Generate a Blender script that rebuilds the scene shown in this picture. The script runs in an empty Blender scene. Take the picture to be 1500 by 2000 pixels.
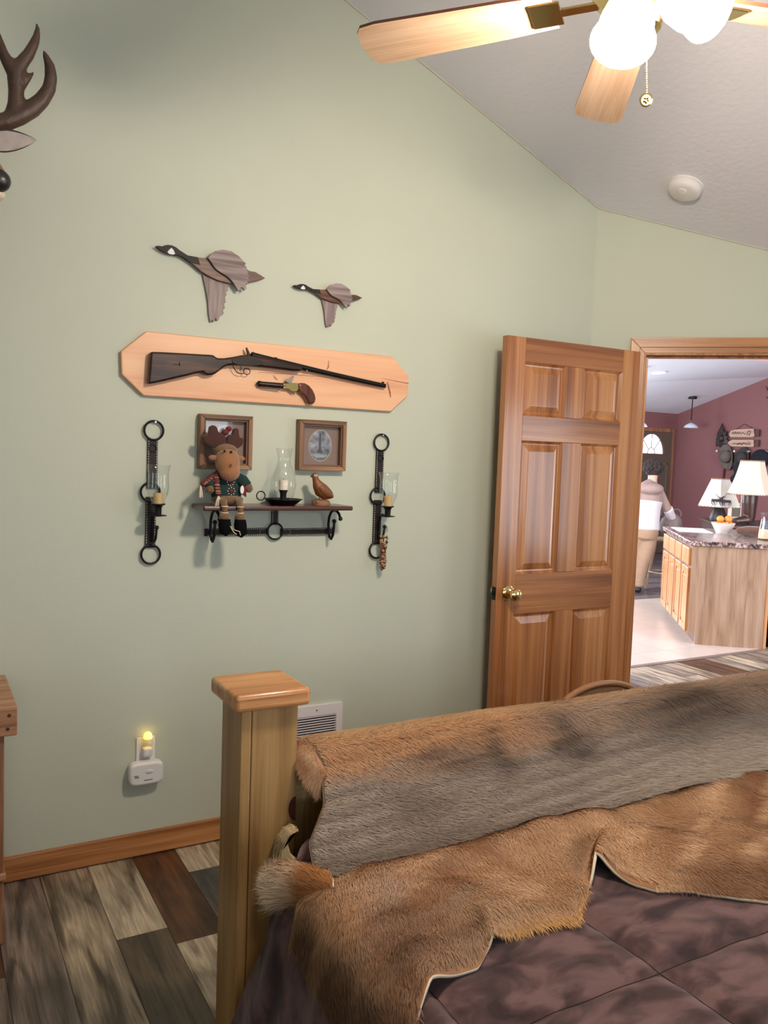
import bpy, bmesh, math, random
import numpy as np
from mathutils import Vector, Matrix

random.seed(7)
RNG = np.random.default_rng(11)
scene = bpy.context.scene
COL = scene.collection
PI = math.pi

# ------------------------------------------------------------------ camera, world, lights, exposure
cam_data = bpy.data.cameras.new('camera')
cam = bpy.data.objects.new('camera', cam_data)
COL.objects.link(cam)
cam_data.sensor_fit = 'VERTICAL'
cam_data.sensor_height = 24.0
cam_data.lens = 19.5028
cam_data.clip_start = 0.05
cam.matrix_world = Matrix.Translation([2.99654, 0.0, 1.5]) @ Matrix([[0.489256, -0.077424, 0.868697], [0.871421, 0.002949, -0.490527], [0.035417, 0.996994, 0.068912]]).to_4x4()
scene.camera = cam

scene.view_settings.view_transform = 'Standard'
scene.view_settings.look = 'None'
scene.view_settings.exposure = -0.22
scene.view_settings.gamma = 1.0
scene.view_settings.use_curve_mapping = False
scene.cycles.use_denoising = True
scene.cycles.max_bounces = 8
scene.cycles.diffuse_bounces = 4
scene.cycles.glossy_bounces = 4
scene.cycles.transmission_bounces = 8
scene.cycles.transparent_max_bounces = 8
scene.cycles.sample_clamp_indirect = 4.0
scene.cycles.caustics_reflective = False
scene.cycles.caustics_refractive = False

world = bpy.data.worlds.new('daylight')
scene.world = world
world.use_nodes = True
bg = world.node_tree.nodes['Background']
bg.inputs['Color'].default_value = (0.75, 0.85, 1.0, 1)
bg.inputs['Strength'].default_value = 1.0

def area_light(name, loc, direction, sx, sy, power, color):
    d = bpy.data.lights.new(name, 'AREA')
    d.shape = 'RECTANGLE'; d.size = sx; d.size_y = sy
    d.energy = power; d.color = color
    o = bpy.data.objects.new(name, d)
    COL.objects.link(o)
    o.location = loc
    o.rotation_euler = Vector(direction).to_track_quat('-Z', 'Y').to_euler()
    return o

DAY = (0.86, 0.93, 1.0)
# daylight at the bedroom windows (each stands in a real opening in the walls)
area_light('window_daylight_side', (3.1, 4.36, 1.35), (0, -1, -0.05), 1.9, 1.2, 40, DAY)
area_light('window_daylight_head', (4.75, 1.88, 1.45), (-1, 0, -0.05), 1.45, 1.05, 23, DAY)
area_light('window_daylight_corner', (4.75, -0.15, 1.5), (-1, 0.0, -0.03), 1.1, 1.2, 23, (0.74, 0.87, 1.0))
# daylight at the kitchen and hall windows
area_light('window_daylight_entry', (-6.96, 7.1, 1.4), (1, 0, 0.45), 2.6, 1.4, 190, (0.88, 0.93, 1.0))
area_light('window_daylight_kitchen', (-3.4, 3.22, 1.5), (0, 1, 0.5), 3.0, 1.3, 330, (0.90, 0.94, 1.0))
area_light('window_daylight_hall', (1.66, 7.4, 1.35), (-1, 0, 0.30), 3.2, 1.8, 290, (0.90, 0.94, 1.0))
FAN_GLOW = 360.0

# ------------------------------------------------------------------ helpers
ORIGIN = {}

class MB:
    """collects shapes in world coordinates for one mesh object"""
    def __init__(self):
        self.v = []; self.f = []
    def add(self, verts, faces):
        n = len(self.v)
        self.v += [tuple(p) for p in verts]
        self.f += [tuple(i + n for i in q) for q in faces]
        return self
    def box(self, lo, hi):
        x0, y0, z0 = lo; x1, y1, z1 = hi
        return self.add([(x0,y0,z0),(x1,y0,z0),(x1,y1,z0),(x0,y1,z0),(x0,y0,z1),(x1,y0,z1),(x1,y1,z1),(x0,y1,z1)],
                        [(0,3,2,1),(4,5,6,7),(0,1,5,4),(1,2,6,5),(2,3,7,6),(3,0,4,7)])
    def obox(self, base, u, v, w):
        b = Vector(base); u = Vector(u); v = Vector(v); w = Vector(w)
        P = [b, b+u, b+u+v, b+v, b+w, b+u+w, b+u+v+w, b+v+w]
        fs = [(0,3,2,1),(4,5,6,7),(0,1,5,4),(1,2,6,5),(2,3,7,6),(3,0,4,7)]
        if u.cross(v).dot(w) < 0: fs = [tuple(reversed(f)) for f in fs]
        return self.add(P, fs)
    def prism(self, pts, c0, c1, axis='x'):
        """outline pts extruded between c0 and c1 along axis (pts are the other two coordinates, in order)"""
        def P(p, c):
            return {'x': (c, p[0], p[1]), 'y': (p[0], c, p[1]), 'z': (p[0], p[1], c)}[axis]
        n = len(pts)
        a = sum(pts[i][0]*pts[(i+1) % n][1] - pts[(i+1) % n][0]*pts[i][1] for i in range(n))
        if a < 0: pts = pts[::-1]
        if c0 > c1: c0, c1 = c1, c0
        V_ = [P(p, c0) for p in pts] + [P(p, c1) for p in pts]
        F_ = [tuple(range(n-1, -1, -1)), tuple(range(n, 2*n))] + [(i, (i+1) % n, n+(i+1) % n, n+i) for i in range(n)]
        if axis == 'y': F_ = [tuple(reversed(q)) for q in F_]
        return self.add(V_, F_)
    def tube(self, path, r, seg=10, caps=True, flat=None):
        path = [Vector(p) for p in path]
        n = len(path)
        rr = r if isinstance(r, (list, tuple)) else [r]*n
        ts = []
        for i in range(n):
            a = path[max(i-1, 0)]; b = path[min(i+1, n-1)]
            t = (b-a)
            ts.append(t.normalized() if t.length > 1e-9 else Vector((0, 0, 1)))
        up = Vector((0, 0, 1)) if abs(ts[0].z) < 0.9 else Vector((1, 0, 0))
        s = ts[0].cross(up).normalized()
        V_ = []
        for i in range(n):
            s = (s - ts[i]*s.dot(ts[i]))
            s = s.normalized() if s.length > 1e-6 else ts[i].orthogonal().normalized()
            w = ts[i].cross(s)
            for k in range(seg):
                a = 2*PI*k/seg
                V_.append(path[i] + (s*math.cos(a)*(1 if flat is None else flat) + w*math.sin(a))*rr[i])
        F_ = []
        for i in range(n-1):
            for k in range(seg):
                F_.append((i*seg+k, i*seg+(k+1) % seg, (i+1)*seg+(k+1) % seg, (i+1)*seg+k))
        if caps:
            V_.append(path[0] - ts[0]*rr[0]*0.6); V_.append(path[-1] + ts[-1]*rr[-1]*0.6)
            c0 = n*seg; c1 = c0+1
            for k in range(seg):
                F_.append((c0, (k+1) % seg, k)); F_.append((c1, (n-1)*seg+k, (n-1)*seg+(k+1) % seg))
        return self.add(V_, F_)
    def ring(self, center, normal, R, r, seg=28, sub=8, a0=0.0, a1=2*PI):
        c = Vector(center); nrm = Vector(normal).normalized()
        u = nrm.orthogonal().normalized(); w = nrm.cross(u)
        full = abs(a1-a0-2*PI) < 1e-6
        pts = [c + (u*math.cos(a0+(a1-a0)*i/seg) + w*math.sin(a0+(a1-a0)*i/seg))*R for i in range(seg + (0 if full else 1))]
        if not full: return self.tube(pts, r, sub)
        V_ = []
        for i, p in enumerate(pts):
            rad = (p-c).normalized()
            for k in range(sub):
                a = 2*PI*k/sub
                V_.append(p + (rad*math.cos(a) + nrm*math.sin(a))*r)
        F_ = [(i*sub+k, i*sub+(k+1) % sub, ((i+1) % seg)*sub+(k+1) % sub, ((i+1) % seg)*sub+k) for i in range(seg) for k in range(sub)]
        F_ = [tuple(reversed(q)) for q in F_]
        return self.add(V_, F_)
    def lathe(self, center, prof, seg=28, axis=(0, 0, 1), sx=1.0, sy=1.0):
        """prof: (radius, height) from bottom to top (outer surface), radius 0 closes"""
        c = Vector(center); z = Vector(axis).normalized()
        if abs(z.z) > 0.999: x = Vector((1, 0, 0)); y = Vector((0, 1, 0)) if z.z > 0 else Vector((0, -1, 0))
        else: x = z.orthogonal().normalized(); y = z.cross(x)
        V_ = []; F_ = []; rows = []
        for (r, h) in prof:
            if r < 1e-7:
                rows.append([len(V_)]); V_.append(c + z*h)
            else:
                rows.append(list(range(len(V_), len(V_)+seg)))
                for k in range(seg):
                    a = 2*PI*k/seg
                    V_.append(c + z*h + x*(r*sx*math.cos(a)) + y*(r*sy*math.sin(a)))
        for A, B in zip(rows, rows[1:]):
            for k in range(seg):
                k2 = (k+1) % seg
                if len(A) == 1 and len(B) == 1: continue
                if len(A) == 1: F_.append((A[0], B[k2], B[k]))
                elif len(B) == 1: F_.append((A[k], A[k2], B[0]))
                else: F_.append((A[k], A[k2], B[k2], B[k]))
        return self.add(V_, F_)
    def ball(self, c, r, seg=16, rows=10, rot=None):
        rx, ry, rz = r if isinstance(r, (list, tuple)) else (r, r, r)
        V_ = []; F_ = []
        M = rot if rot is not None else Matrix.Identity(3)
        c = Vector(c)
        for i in range(rows+1):
            th = PI*i/rows - PI/2
            for k in range(seg):
                a = 2*PI*k/seg
                V_.append(c + M @ Vector((rx*math.cos(th)*math.cos(a), ry*math.cos(th)*math.sin(a), rz*math.sin(th))))
        for i in range(rows):
            for k in range(seg):
                k2 = (k+1) % seg
                if i == 0: F_.append((k, seg+k2, seg+k))
                elif i == rows-1: F_.append((i*seg+k, i*seg+k2, (i+1)*seg+k))
                else: F_.append((i*seg+k, i*seg+k2, (i+1)*seg+k2, (i+1)*seg+k))
        return self.add(V_, F_)
    def grid(self, rows):
        n = len(rows); m = len(rows[0])
        V_ = [p for r in rows for p in r]
        F_ = [(i*m+j, i*m+j+1, (i+1)*m+j+1, (i+1)*m+j) for i in range(n-1) for j in range(m-1)]
        return self.add(V_, F_)

def tag(o, label=None, cat=None, group=None, kind=None):
    if label: o['label'] = label
    if cat: o['category'] = cat
    if group: o['group'] = group
    if kind: o['kind'] = kind
    return o

def empty(name, loc, label=None, cat=None, group=None, kind=None):
    o = bpy.data.objects.new(name, None)
    COL.objects.link(o)
    o.location = loc
    o.empty_display_size = 0.05
    ORIGIN[o.name] = Vector(loc)
    return tag(o, label, cat, group, kind)

def obj(name, mb, mat, parent=None, smooth=False, bevel=0.0, bseg=2, subsurf=0, remesh=0.0, origin=None, angle=40, clean=False):
    """one mesh object; with a parent the coordinates become relative to the parent's own origin"""
    if parent is not None: org = ORIGIN[parent.name]
    elif origin is not None: org = Vector(origin)
    else: org = Vector((0, 0, 0))
    me = bpy.data.meshes.new(name)
    ox, oy, oz = org
    me.from_pydata([(p[0]-ox, p[1]-oy, p[2]-oz) for p in mb.v], [], mb.f)
    me.materials.append(mat)
    o = bpy.data.objects.new(name, me)
    COL.objects.link(o)
    if parent is not None: o.parent = parent
    else: o.location = org
    ORIGIN[o.name] = org
    if clean:
        bm = bmesh.new(); bm.from_mesh(me)
        bmesh.ops.remove_doubles(bm, verts=bm.verts, dist=1e-5)
        bmesh.ops.recalc_face_normals(bm, faces=bm.faces)
        bm.to_mesh(me); bm.free()
    if remesh:
        md = o.modifiers.new('join', 'REMESH'); md.mode = 'VOXEL'; md.voxel_size = remesh; md.use_smooth_shade = True
        sm = o.modifiers.new('soften', 'SMOOTH'); sm.iterations = 6; sm.factor = 0.5
    if bevel:
        md = o.modifiers.new('bevel', 'BEVEL'); md.width = bevel; md.segments = bseg; md.limit_method = 'ANGLE'; md.angle_limit = math.radians(35)
    if subsurf:
        md = o.modifiers.new('subsurf', 'SUBSURF'); md.levels = subsurf; md.render_levels = subsurf
    if smooth:
        me.polygons.foreach_set('use_smooth', [True]*len(me.polygons))
        if angle < 180:
            try: me.set_sharp_from_angle(angle=math.radians(angle))
            except Exception: pass
    return o

def children_of(o): return list(o.children)
def copy_tree(o, parent=None):
    c = o.copy(); COL.objects.link(c)
    if parent is not None: c.parent = parent
    ORIGIN[c.name] = ORIGIN.get(o.name, Vector((0, 0, 0)))
    for ch in list(o.children): copy_tree(ch, c)
    return c

# ------------------------------------------------------------------ materials
def srgb(r, g, b):
    def f(c):
        c /= 255.0
        return c/12.92 if c <= 0.04045 else ((c+0.055)/1.055)**2.4
    return (f(r), f(g), f(b), 1.0)

def new_mat(name):
    m = bpy.data.materials.new(name); m.use_nodes = True
    nt = m.node_tree
    return m, nt, nt.nodes['Principled BSDF']

def plain(name, col, rough=0.5, metal=0.0, spec=0.5, sheen=0.0, coat=0.0, noise=0.0, nscale=30.0, bump=0.0, bscale=200.0, trans=0.0, sss=0.0):
    m, nt, b = new_mat(name)
    b.inputs['Base Color'].default_value = col
    b.inputs['Roughness'].default_value = rough
    b.inputs['Metallic'].default_value = metal
    b.inputs['Specular IOR Level'].default_value = spec
    if sheen: b.inputs['Sheen Weight'].default_value = sheen
    if coat: b.inputs['Coat Weight'].default_value = coat; b.inputs['Coat Roughness'].default_value = 0.12
    if trans: b.inputs['Transmission Weight'].default_value = trans
    if sss: b.inputs['Subsurface Weight'].default_value = sss; b.inputs['Subsurface Radius'].default_value = (0.01, 0.006, 0.004)
    L = nt.links.new
    tc = nt.nodes.new('ShaderNodeTexCoord')
    if noise:
        n = nt.nodes.new('ShaderNodeTexNoise'); n.inputs['Scale'].default_value = nscale; n.inputs['Detail'].default_value = 4
        L(tc.outputs['Object'], n.inputs['Vector'])
        mx = nt.nodes.new('ShaderNodeMix'); mx.data_type = 'RGBA'
        mx.inputs['A'].default_value = tuple(c*(1-noise) for c in col[:3]) + (1,)
        mx.inputs['B'].default_value = tuple(min(1, c*(1+noise)) for c in col[:3]) + (1,)
        L(n.outputs['Fac'], mx.inputs['Factor']); L(mx.outputs['Result'], b.inputs['Base Color'])
    if bump:
        n2 = nt.nodes.new('ShaderNodeTexNoise'); n2.inputs['Scale'].default_value = bscale; n2.inputs['Detail'].default_value = 3
        L(tc.outputs['Object'], n2.inputs['Vector'])
        bp = nt.nodes.new('ShaderNodeBump'); bp.inputs['Strength'].default_value = bump; bp.inputs['Distance'].default_value = 0.004
        L(n2.outputs['Fac'], bp.inputs['Height']); L(bp.outputs['Normal'], b.inputs['Normal'])
    return m

def wood(name, cols, axis='z', long=1.2, across=22.0, rough=0.35, coat=0.0, fine=0.35, dist=0.6, spec=0.5, boards=0.0):
    """stretched-noise grain running along axis; cols = dark, mid, light"""
    m, nt, b = new_mat(name)
    L = nt.links.new; N = nt.nodes.new
    tc = N('ShaderNodeTexCoord'); mp = N('ShaderNodeMapping')
    s = {'x': (long, across, across), 'y': (across, long, across), 'z': (across, across, long)}[axis]
    mp.inputs['Scale'].default_value = s
    L(tc.outputs['Object'], mp.inputs['Vector'])
    n1 = N('ShaderNodeTexNoise'); n1.inputs['Scale'].default_value = 1.0; n1.inputs['Detail'].default_value = 5; n1.inputs['Distortion'].default_value = dist
    L(mp.outputs['Vector'], n1.inputs['Vector'])
    mp2 = N('ShaderNodeMapping'); mp2.inputs['Scale'].default_value = tuple(k*(7 if k == across else 3) for k in s)
    L(tc.outputs['Object'], mp2.inputs['Vector'])
    n2 = N('ShaderNodeTexNoise'); n2.inputs['Scale'].default_value = 1.0; n2.inputs['Detail'].default_value = 3
    L(mp2.outputs['Vector'], n2.inputs['Vector'])
    ad = N('ShaderNodeMath'); ad.operation = 'MULTIPLY_ADD'; ad.inputs[1].default_value = fine
    L(n2.outputs['Fac'], ad.inputs[0])
    sb = N('ShaderNodeMath'); sb.operation = 'MULTIPLY_ADD'; sb.inputs[1].default_value = 1.0; sb.inputs[2].default_value = -fine*0.5
    L(n1.outputs['Fac'], sb.inputs[0]); L(sb.outputs[0], ad.inputs[2])
    cr = N('ShaderNodeValToRGB')
    e = cr.color_ramp.elements
    e[0].position = 0.30; e[0].color = cols[0]
    e[1].position = 0.70; e[1].color = cols[2]
    k = e.new(0.5); k.color = cols[1]
    L(ad.outputs[0], cr.inputs['Fac'])
    L(cr.outputs['Color'], b.inputs['Base Color'])
    b.inputs['Roughness'].default_value = rough
    b.inputs['Specular IOR Level'].default_value = spec
    if coat: b.inputs['Coat Weight'].default_value = coat; b.inputs['Coat Roughness'].default_value = 0.15
    return m

def turn_grain(m, angle):
    nt = m.node_tree
    vr = nt.nodes.new('ShaderNodeVectorRotate'); vr.rotation_type = 'Z_AXIS'; vr.inputs['Angle'].default_value = angle
    tcn = [q for q in nt.nodes if q.bl_idname == 'ShaderNodeTexCoord'][0]; nt.links.new(tcn.outputs['Object'], vr.inputs['Vector'])
    for q in [q for q in nt.nodes if q.bl_idname == 'ShaderNodeMapping']: nt.links.new(vr.outputs['Vector'], q.inputs['Vector'])
    return m

def glass(name, rough=0.0, tint=(0.97, 0.985, 0.98, 1), clear=0.86, base=0.03):
    """thin clear glass: mostly see-through with a mirror-like sheen at grazing angles"""
    m = bpy.data.materials.new(name); m.use_nodes = True
    nt = m.node_tree; nt.nodes.clear(); L = nt.links.new; N = nt.nodes.new
    out = N('ShaderNodeOutputMaterial'); tr = N('ShaderNodeBsdfTransparent'); gl = N('ShaderNodeBsdfGlossy'); mx = N('ShaderNodeMixShader'); fr = N('ShaderNodeLayerWeight'); pw = N('ShaderNodeMath')
    tr.inputs['Color'].default_value = tint; gl.inputs['Roughness'].default_value = 0.03; fr.inputs['Blend'].default_value = 0.25; pw.operation = 'MULTIPLY_ADD'; pw.inputs[1].default_value = 0.42; pw.inputs[2].default_value = base
    L(fr.outputs['Facing'], pw.inputs[0]); L(pw.outputs[0], mx.inputs['Fac']); L(tr.outputs[0], mx.inputs[1]); L(gl.outputs[0], mx.inputs[2]); L(mx.outputs[0], out.inputs['Surface'])
    return m

def emit(name, col, strength, base=(0.9, 0.88, 0.82, 1)):
    m = bpy.data.materials.new(name); m.use_nodes = True
    nt = m.node_tree; b = nt.nodes['Principled BSDF']
    b.inputs['Base Color'].default_value = base
    b.inputs['Emission Color'].default_value = col; b.inputs['Emission Strength'].default_value = strength
    return m

def wall_paint(name, col, bump=0.12, scale=160.0, var=0.03):
    return plain(name, col, rough=0.62, spec=0.3, noise=var, nscale=3.0, bump=bump, bscale=scale)

M_GREEN = wall_paint('sage_green_paint', srgb(193, 197, 180))
M_CEIL = wall_paint('textured_ceiling_paint', srgb(228, 226, 234), bump=0.55, scale=38.0)
M_CEIL_K = wall_paint('kitchen_ceiling_paint', srgb(232, 233, 242), bump=0.5, scale=30.0)
M_RED = wall_paint('dusty_red_paint', srgb(136, 92, 92))
M_PINK = wall_paint('soffit_paint', srgb(205, 165, 168))
M_TRIM = wood('fir_trim', (srgb(132, 82, 44), srgb(172, 114, 68), srgb(196, 140, 90)), 'y', long=1.0, across=30, rough=0.35)
M_TRIM_V = wood('fir_trim_upright', (srgb(140, 88, 48), srgb(178, 122, 74), srgb(202, 148, 98)), 'z', long=1.0, across=30, rough=0.35)
M_DOOR = wood('fir_door_upright_grain', (srgb(122, 70, 36), srgb(162, 104, 60), srgb(190, 134, 84)), 'z', long=0.5, across=17, rough=0.26, coat=0.4, fine=0.3)
M_DOOR_H = wood('fir_door_cross_grain', (srgb(116, 66, 35), srgb(152, 96, 55), srgb(180, 124, 78)), 'y', long=0.7, across=17, rough=0.26, coat=0.4, fine=0.3)
M_BRASS = plain('polished_brass', srgb(226, 198, 140), rough=0.14, metal=1.0)
M_IRON = plain('black_iron', srgb(13, 12, 13), rough=0.5, spec=0.3, noise=0.3, nscale=90)
M_LEATHER = plain('dark_leather', srgb(34, 24, 23), rough=0.55, spec=0.3, noise=0.25, nscale=60)
M_STITCH = plain('cream_thread', srgb(214, 204, 186), rough=0.8)
M_GLASS = glass('clear_glass')
M_PANE = glass('framing_glass', base=0.085)
M_WHITE = plain('white_plastic', srgb(226, 222, 220), rough=0.4)
M_DARK = plain('dark_gap', srgb(22, 20, 20), rough=0.7)

# ================================================================== SETTING: bedroom shell
S45 = math.sqrt(0.5)
def struct(name, mb, mat, parent=None, **k):
    o = obj(name, mb, mat, parent, **k)
    if parent is None: o['kind'] = 'structure'
    return o

# floor planks (visible ones near the left wall follow the photograph's board tones)
def plank_floor():
    Y0, W = 0.060, 0.156
    T = {'tan': srgb(168,150,126), 'grey': srgb(140,126,112), 'brown': srgb(92,58,36), 'dark': srgb(86,72,58), 'slate': srgb(72,70,68),
         'pale': srgb(182,166,142), 'mauve': srgb(128,112,100), 'rust': srgb(112,66,40)}
    fixed = {-1: [(0.9,'mauve')], 0: [(0.55,'rust'),(1.7,'mauve')], 1: [(1.75,'mauve'),(3,'tan')], 2: [(1.9,'tan'),(3,'dark')], 3: [(0.504,'pale'),(1.32,'dark'),(2.5,'tan')],
             4: [(0.60,'brown'),(1.8,'pale')], 5: [(0.197,'pale'),(0.9,'slate'),(2.0,'tan')], 6: [(0.5,'tan'),(1.6,'grey')]}
    names = ['tan','grey','mauve','pale','dark','brown','grey','mauve']
    V_, F_, C_, S_ = [], [], [], []
    rnd = random.Random(5)
    for k in range(-16, 60):
        ya, yb = Y0+W*k, Y0+W*(k+1)
        x = -1.36 if ya > 4.0 else 0.0
        if 2.7 < ya <= 4.0: x = -1.36
        segs = list(fixed.get(k, []))
        first = True
        while x < 4.75:
            if segs: xe, tn = segs.pop(0)
            else:
                xe = x + (rnd.uniform(0.3, 1.2) if first else 1.22); tn = rnd.choice(names)
            first = False
            xe = min(xe, 4.75)
            if xe <= x: continue
            n = len(V_); g = 0.0008
            V_ += [(x+g, ya+g, 0), (xe-g, ya+g, 0), (xe-g, yb-g, 0), (x+g, yb-g, 0)]
            F_.append((n, n+1, n+2, n+3))
            t = T[tn]; j = rnd.uniform(0.94, 1.06)
            C_.append((t[0]*j, t[1]*j, t[2]*j, 1)); S_.append(rnd.uniform(0, 40))
            x = xe
    return V_, F_, C_, S_
V_, F_, C_, S_ = plank_floor()
me = bpy.data.meshes.new('floor')
nv = len(V_)
V_ += [(-1.4,-2.6,-0.004),(4.8,-2.6,-0.004),(4.8,11.3,-0.004),(-1.4,11.3,-0.004)]
F_.append((nv, nv+1, nv+2, nv+3)); C_.append((0.02,0.015,0.01,1)); S_.append(0)
me.from_pydata(V_, [], F_)
ca = me.color_attributes.new('tone', 'FLOAT_COLOR', 'CORNER')
cols = []; seeds = []
for p, c in zip(me.polygons, C_): cols += list(c)*p.loop_total
ca.data.foreach_set('color', cols)
at = me.attributes.new('board', 'FLOAT', 'FACE'); at.data.foreach_set('value', S_)
floor = bpy.data.objects.new('floor', me); COL.objects.link(floor); floor['kind'] = 'structure'; ORIGIN['floor'] = Vector((0,0,0))
m, nt, b = new_mat('weathered_floor_planks'); L = nt.links.new; N = nt.nodes.new
tc = N('ShaderNodeTexCoord'); a1 = N('ShaderNodeAttribute'); a1.attribute_name = 'board'; a2 = N('ShaderNodeAttribute'); a2.attribute_name = 'tone'
cb = N('ShaderNodeCombineXYZ'); L(a1.outputs['Fac'], cb.inputs['Z']); L(a1.outputs['Fac'], cb.inputs['X'])
va = N('ShaderNodeVectorMath'); va.operation = 'ADD'; L(tc.outputs['Object'], va.inputs[0]); L(cb.outputs[0], va.inputs[1])
def stretched(sc, det, dist):
    mp = N('ShaderNodeMapping'); mp.inputs['Scale'].default_value = sc; L(va.outputs[0], mp.inputs['Vector'])
    n = N('ShaderNodeTexNoise'); n.inputs['Scale'].default_value = 1; n.inputs['Detail'].default_value = det; n.inputs['Distortion'].default_value = dist
    L(mp.outputs[0], n.inputs['Vector']); return n
n1 = stretched((2.2, 17, 1), 9, 1.1); n2 = stretched((7, 120, 1), 6, 0.3); n3 = stretched((3.2, 7, 1), 3, 0.6)
r1 = N('ShaderNodeValToRGB'); r1.color_ramp.elements[0].position = 0.33; r1.color_ramp.elements[0].color = (0.25,0.22,0.2,1); r1.color_ramp.elements[1].position = 0.56; r1.color_ramp.elements[1].color = (1.08,1.08,1.08,1)
L(n1.outputs['Fac'], r1.inputs['Fac'])
r2 = N('ShaderNodeMapRange'); r2.inputs['From Min'].default_value = 0.3; r2.inputs['From Max'].default_value = 0.7; r2.inputs['To Min'].default_value = 0.64; r2.inputs['To Max'].default_value = 1.26
L(n2.outputs['Fac'], r2.inputs['Value'])
r3 = N('ShaderNodeMapRange'); r3.inputs['From Min'].default_value = 0.3; r3.inputs['From Max'].default_value = 0.68; r3.inputs['To Min'].default_value = 0.55; r3.inputs['To Max'].default_value = 1.15
L(n3.outputs['Fac'], r3.inputs['Value'])
def mul(a, bb):
    q = N('ShaderNodeVectorMath'); q.operation = 'MULTIPLY'; L(a, q.inputs[0]); L(bb, q.inputs[1]); return q.outputs[0]
L(mul(mul(mul(a2.outputs['Color'], r1.outputs['Color']), r2.outputs[0]), r3.outputs[0]), b.inputs['Base Color'])
b.inputs['Roughness'].default_value = 0.42
bp = N('ShaderNodeBump'); bp.inputs['Strength'].default_value = 0.12; bp.inputs['Distance'].default_value = 0.002
L(n2.outputs['Fac'], bp.inputs['Height']); L(bp.outputs[0], b.inputs['Normal'])
me.materials.append(m)

# kitchen tile floor
m, nt, b = new_mat('pale_floor_tile'); L = nt.links.new; N = nt.nodes.new
tc = N('ShaderNodeTexCoord'); mp = N('ShaderNodeMapping'); L(tc.outputs['Object'], mp.inputs['Vector'])
br = N('ShaderNodeTexBrick'); br.offset = 0.0; br.inputs['Scale'].default_value = 1.0; br.inputs['Brick Width'].default_value = 0.33; br.inputs['Row Height'].default_value = 0.33
br.inputs['Mortar Size'].default_value = 0.004; br.inputs['Color1'].default_value = srgb(200,184,172); br.inputs['Color2'].default_value = srgb(192,176,164); br.inputs['Mortar'].default_value = srgb(176,156,146)
L(mp.outputs[0], br.inputs['Vector']); L(br.outputs['Color'], b.inputs['Base Color']); b.inputs['Roughness'].default_value = 0.3
struct('floor', MB().box((-3.55, 3.1, -0.02), (-1.352, 11.3, 0.001)), m)
struct('trim_1', MB().box((-1.375, 3.1, 0.001), (-1.335, 8.5, 0.006)), plain('metal_floor_strip', srgb(120,100,92), rough=0.4, noise=0.2))
struct('floor', MB().box((-7.0, 3.1, -0.02), (-3.55, 11.3, 0.0)), wood('far_dark_planks', (srgb(58,52,56), srgb(92,84,88), srgb(130,116,112)), 'y', long=0.8, across=7, rough=0.35))

# gun wall (x = 0) under the sloping ceiling
RISE = 0.41
def ceil_z(y): return 2.686 - RISE*(y-2.781) if y > 0.0 else 2.686 - RISE*(-2.781) + RISE*y
CY = 2.781
struct('wall_left', MB().prism([(-2.4, -0.02), (CY, -0.02), (CY, ceil_z(CY)+0.02), (0, ceil_z(0)+0.02), (-2.4, ceil_z(-2.4)+0.02)], -0.11, 0.0, 'x'), M_GREEN)
# angled wall with the doorway; s runs along the wall from the corner
SD0, SD1, HD = 0.235, 1.012, 2.022
SEND = 2.13
def aw(s, n, z): return (S45*s + S45*n, CY + S45*s - S45*n, z)   # n = distance out into the bedroom
mb = MB()
def aw_block(s0, s1, z0, z1a, z1b, n0=-0.12, n1=0.0):
    P = [aw(s0,n0,z0), aw(s1,n0,z0), aw(s1,n1,z0), aw(s0,n1,z0), aw(s0,n0,z1a), aw(s1,n0,z1b), aw(s1,n1,z1b), aw(s0,n1,z1a)]
    mb.add(P, [(0,1,2,3),(7,6,5,4),(4,5,1,0),(5,6,2,1),(6,7,3,2),(7,4,0,3)])
def awc(s): return ceil_z(CY+S45*s)+0.01
aw_block(0, SD0, -0.02, awc(0), awc(SD0)); aw_block(SD0, SD1, HD, awc(SD0), awc(SD1)); aw_block(SD1, SEND, -0.02, awc(SD1), awc(SEND))
struct('wall_angled', mb, M_GREEN, clean=True)
# the remaining walls with their window openings
XE, YE = S45*SEND, CY+S45*SEND
def win_wall(axis, c0, c1, a0, a1, top, w0, w1, z0, z1):
    mb = MB()
    def bx(p0, p1, q0, q1):
        if axis == 'y': mb.box((p0, c0, q0), (p1, c1, q1))
        else: mb.box((c0, p0, q0), (c1, p1, q1))
    bx(a0, w0, -0.02, top); bx(w1, a1, -0.02, top); bx(w0, w1, -0.02, z0); bx(w0, w1, z1, top)
    return mb
struct('wall_right', win_wall('y', YE, YE+0.12, XE, 4.72, ceil_z(YE)+0.05, 2.15, 4.05, 0.75, 1.95), M_GREEN)
struct('wall_head', win_wall('x', 4.6, 4.72, 0.6, YE, 3.9, 1.12, 2.65, 0.9, 2.0), M_GREEN)
struct('wall_head', win_wall('x', 4.6, 4.72, -2.4, 0.6, 3.9, -0.72, 0.42, 0.88, 2.12), M_GREEN)
struct('wall_rear', MB().box((0, -2.42, -0.02), (4.72, -2.3, 3.0)), M_GREEN)
M_WINW = plain('white_window_frame', srgb(225,225,222), rough=0.4)
def window(n, axis, c, w0, w1, z0, z1):
    mb = MB()
    def bx(p0, p1, q0, q1, t=0.03):
        if axis == 'y': mb.box((p0, c-t, q0), (p1, c+t, q1))
        else: mb.box((c-t, p0, q0), (c+t, p1, q1))
    f = 0.045; mid = (w0+w1)/2
    bx(w0, w0+f, z0, z1); bx(w1-f, w1, z0, z1); bx(w0+f, w1-f, z0, z0+f); bx(w0+f, w1-f, z1-f, z1); bx(mid-0.02, mid+0.02, z0+f, z1-f)
    for k in (1, 2): bx(w0+f, w1-f, z0+(z1-z0)*k/3-0.008, z0+(z1-z0)*k/3+0.008, 0.012)
    struct('window_%d' % n, mb, M_WINW)
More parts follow.
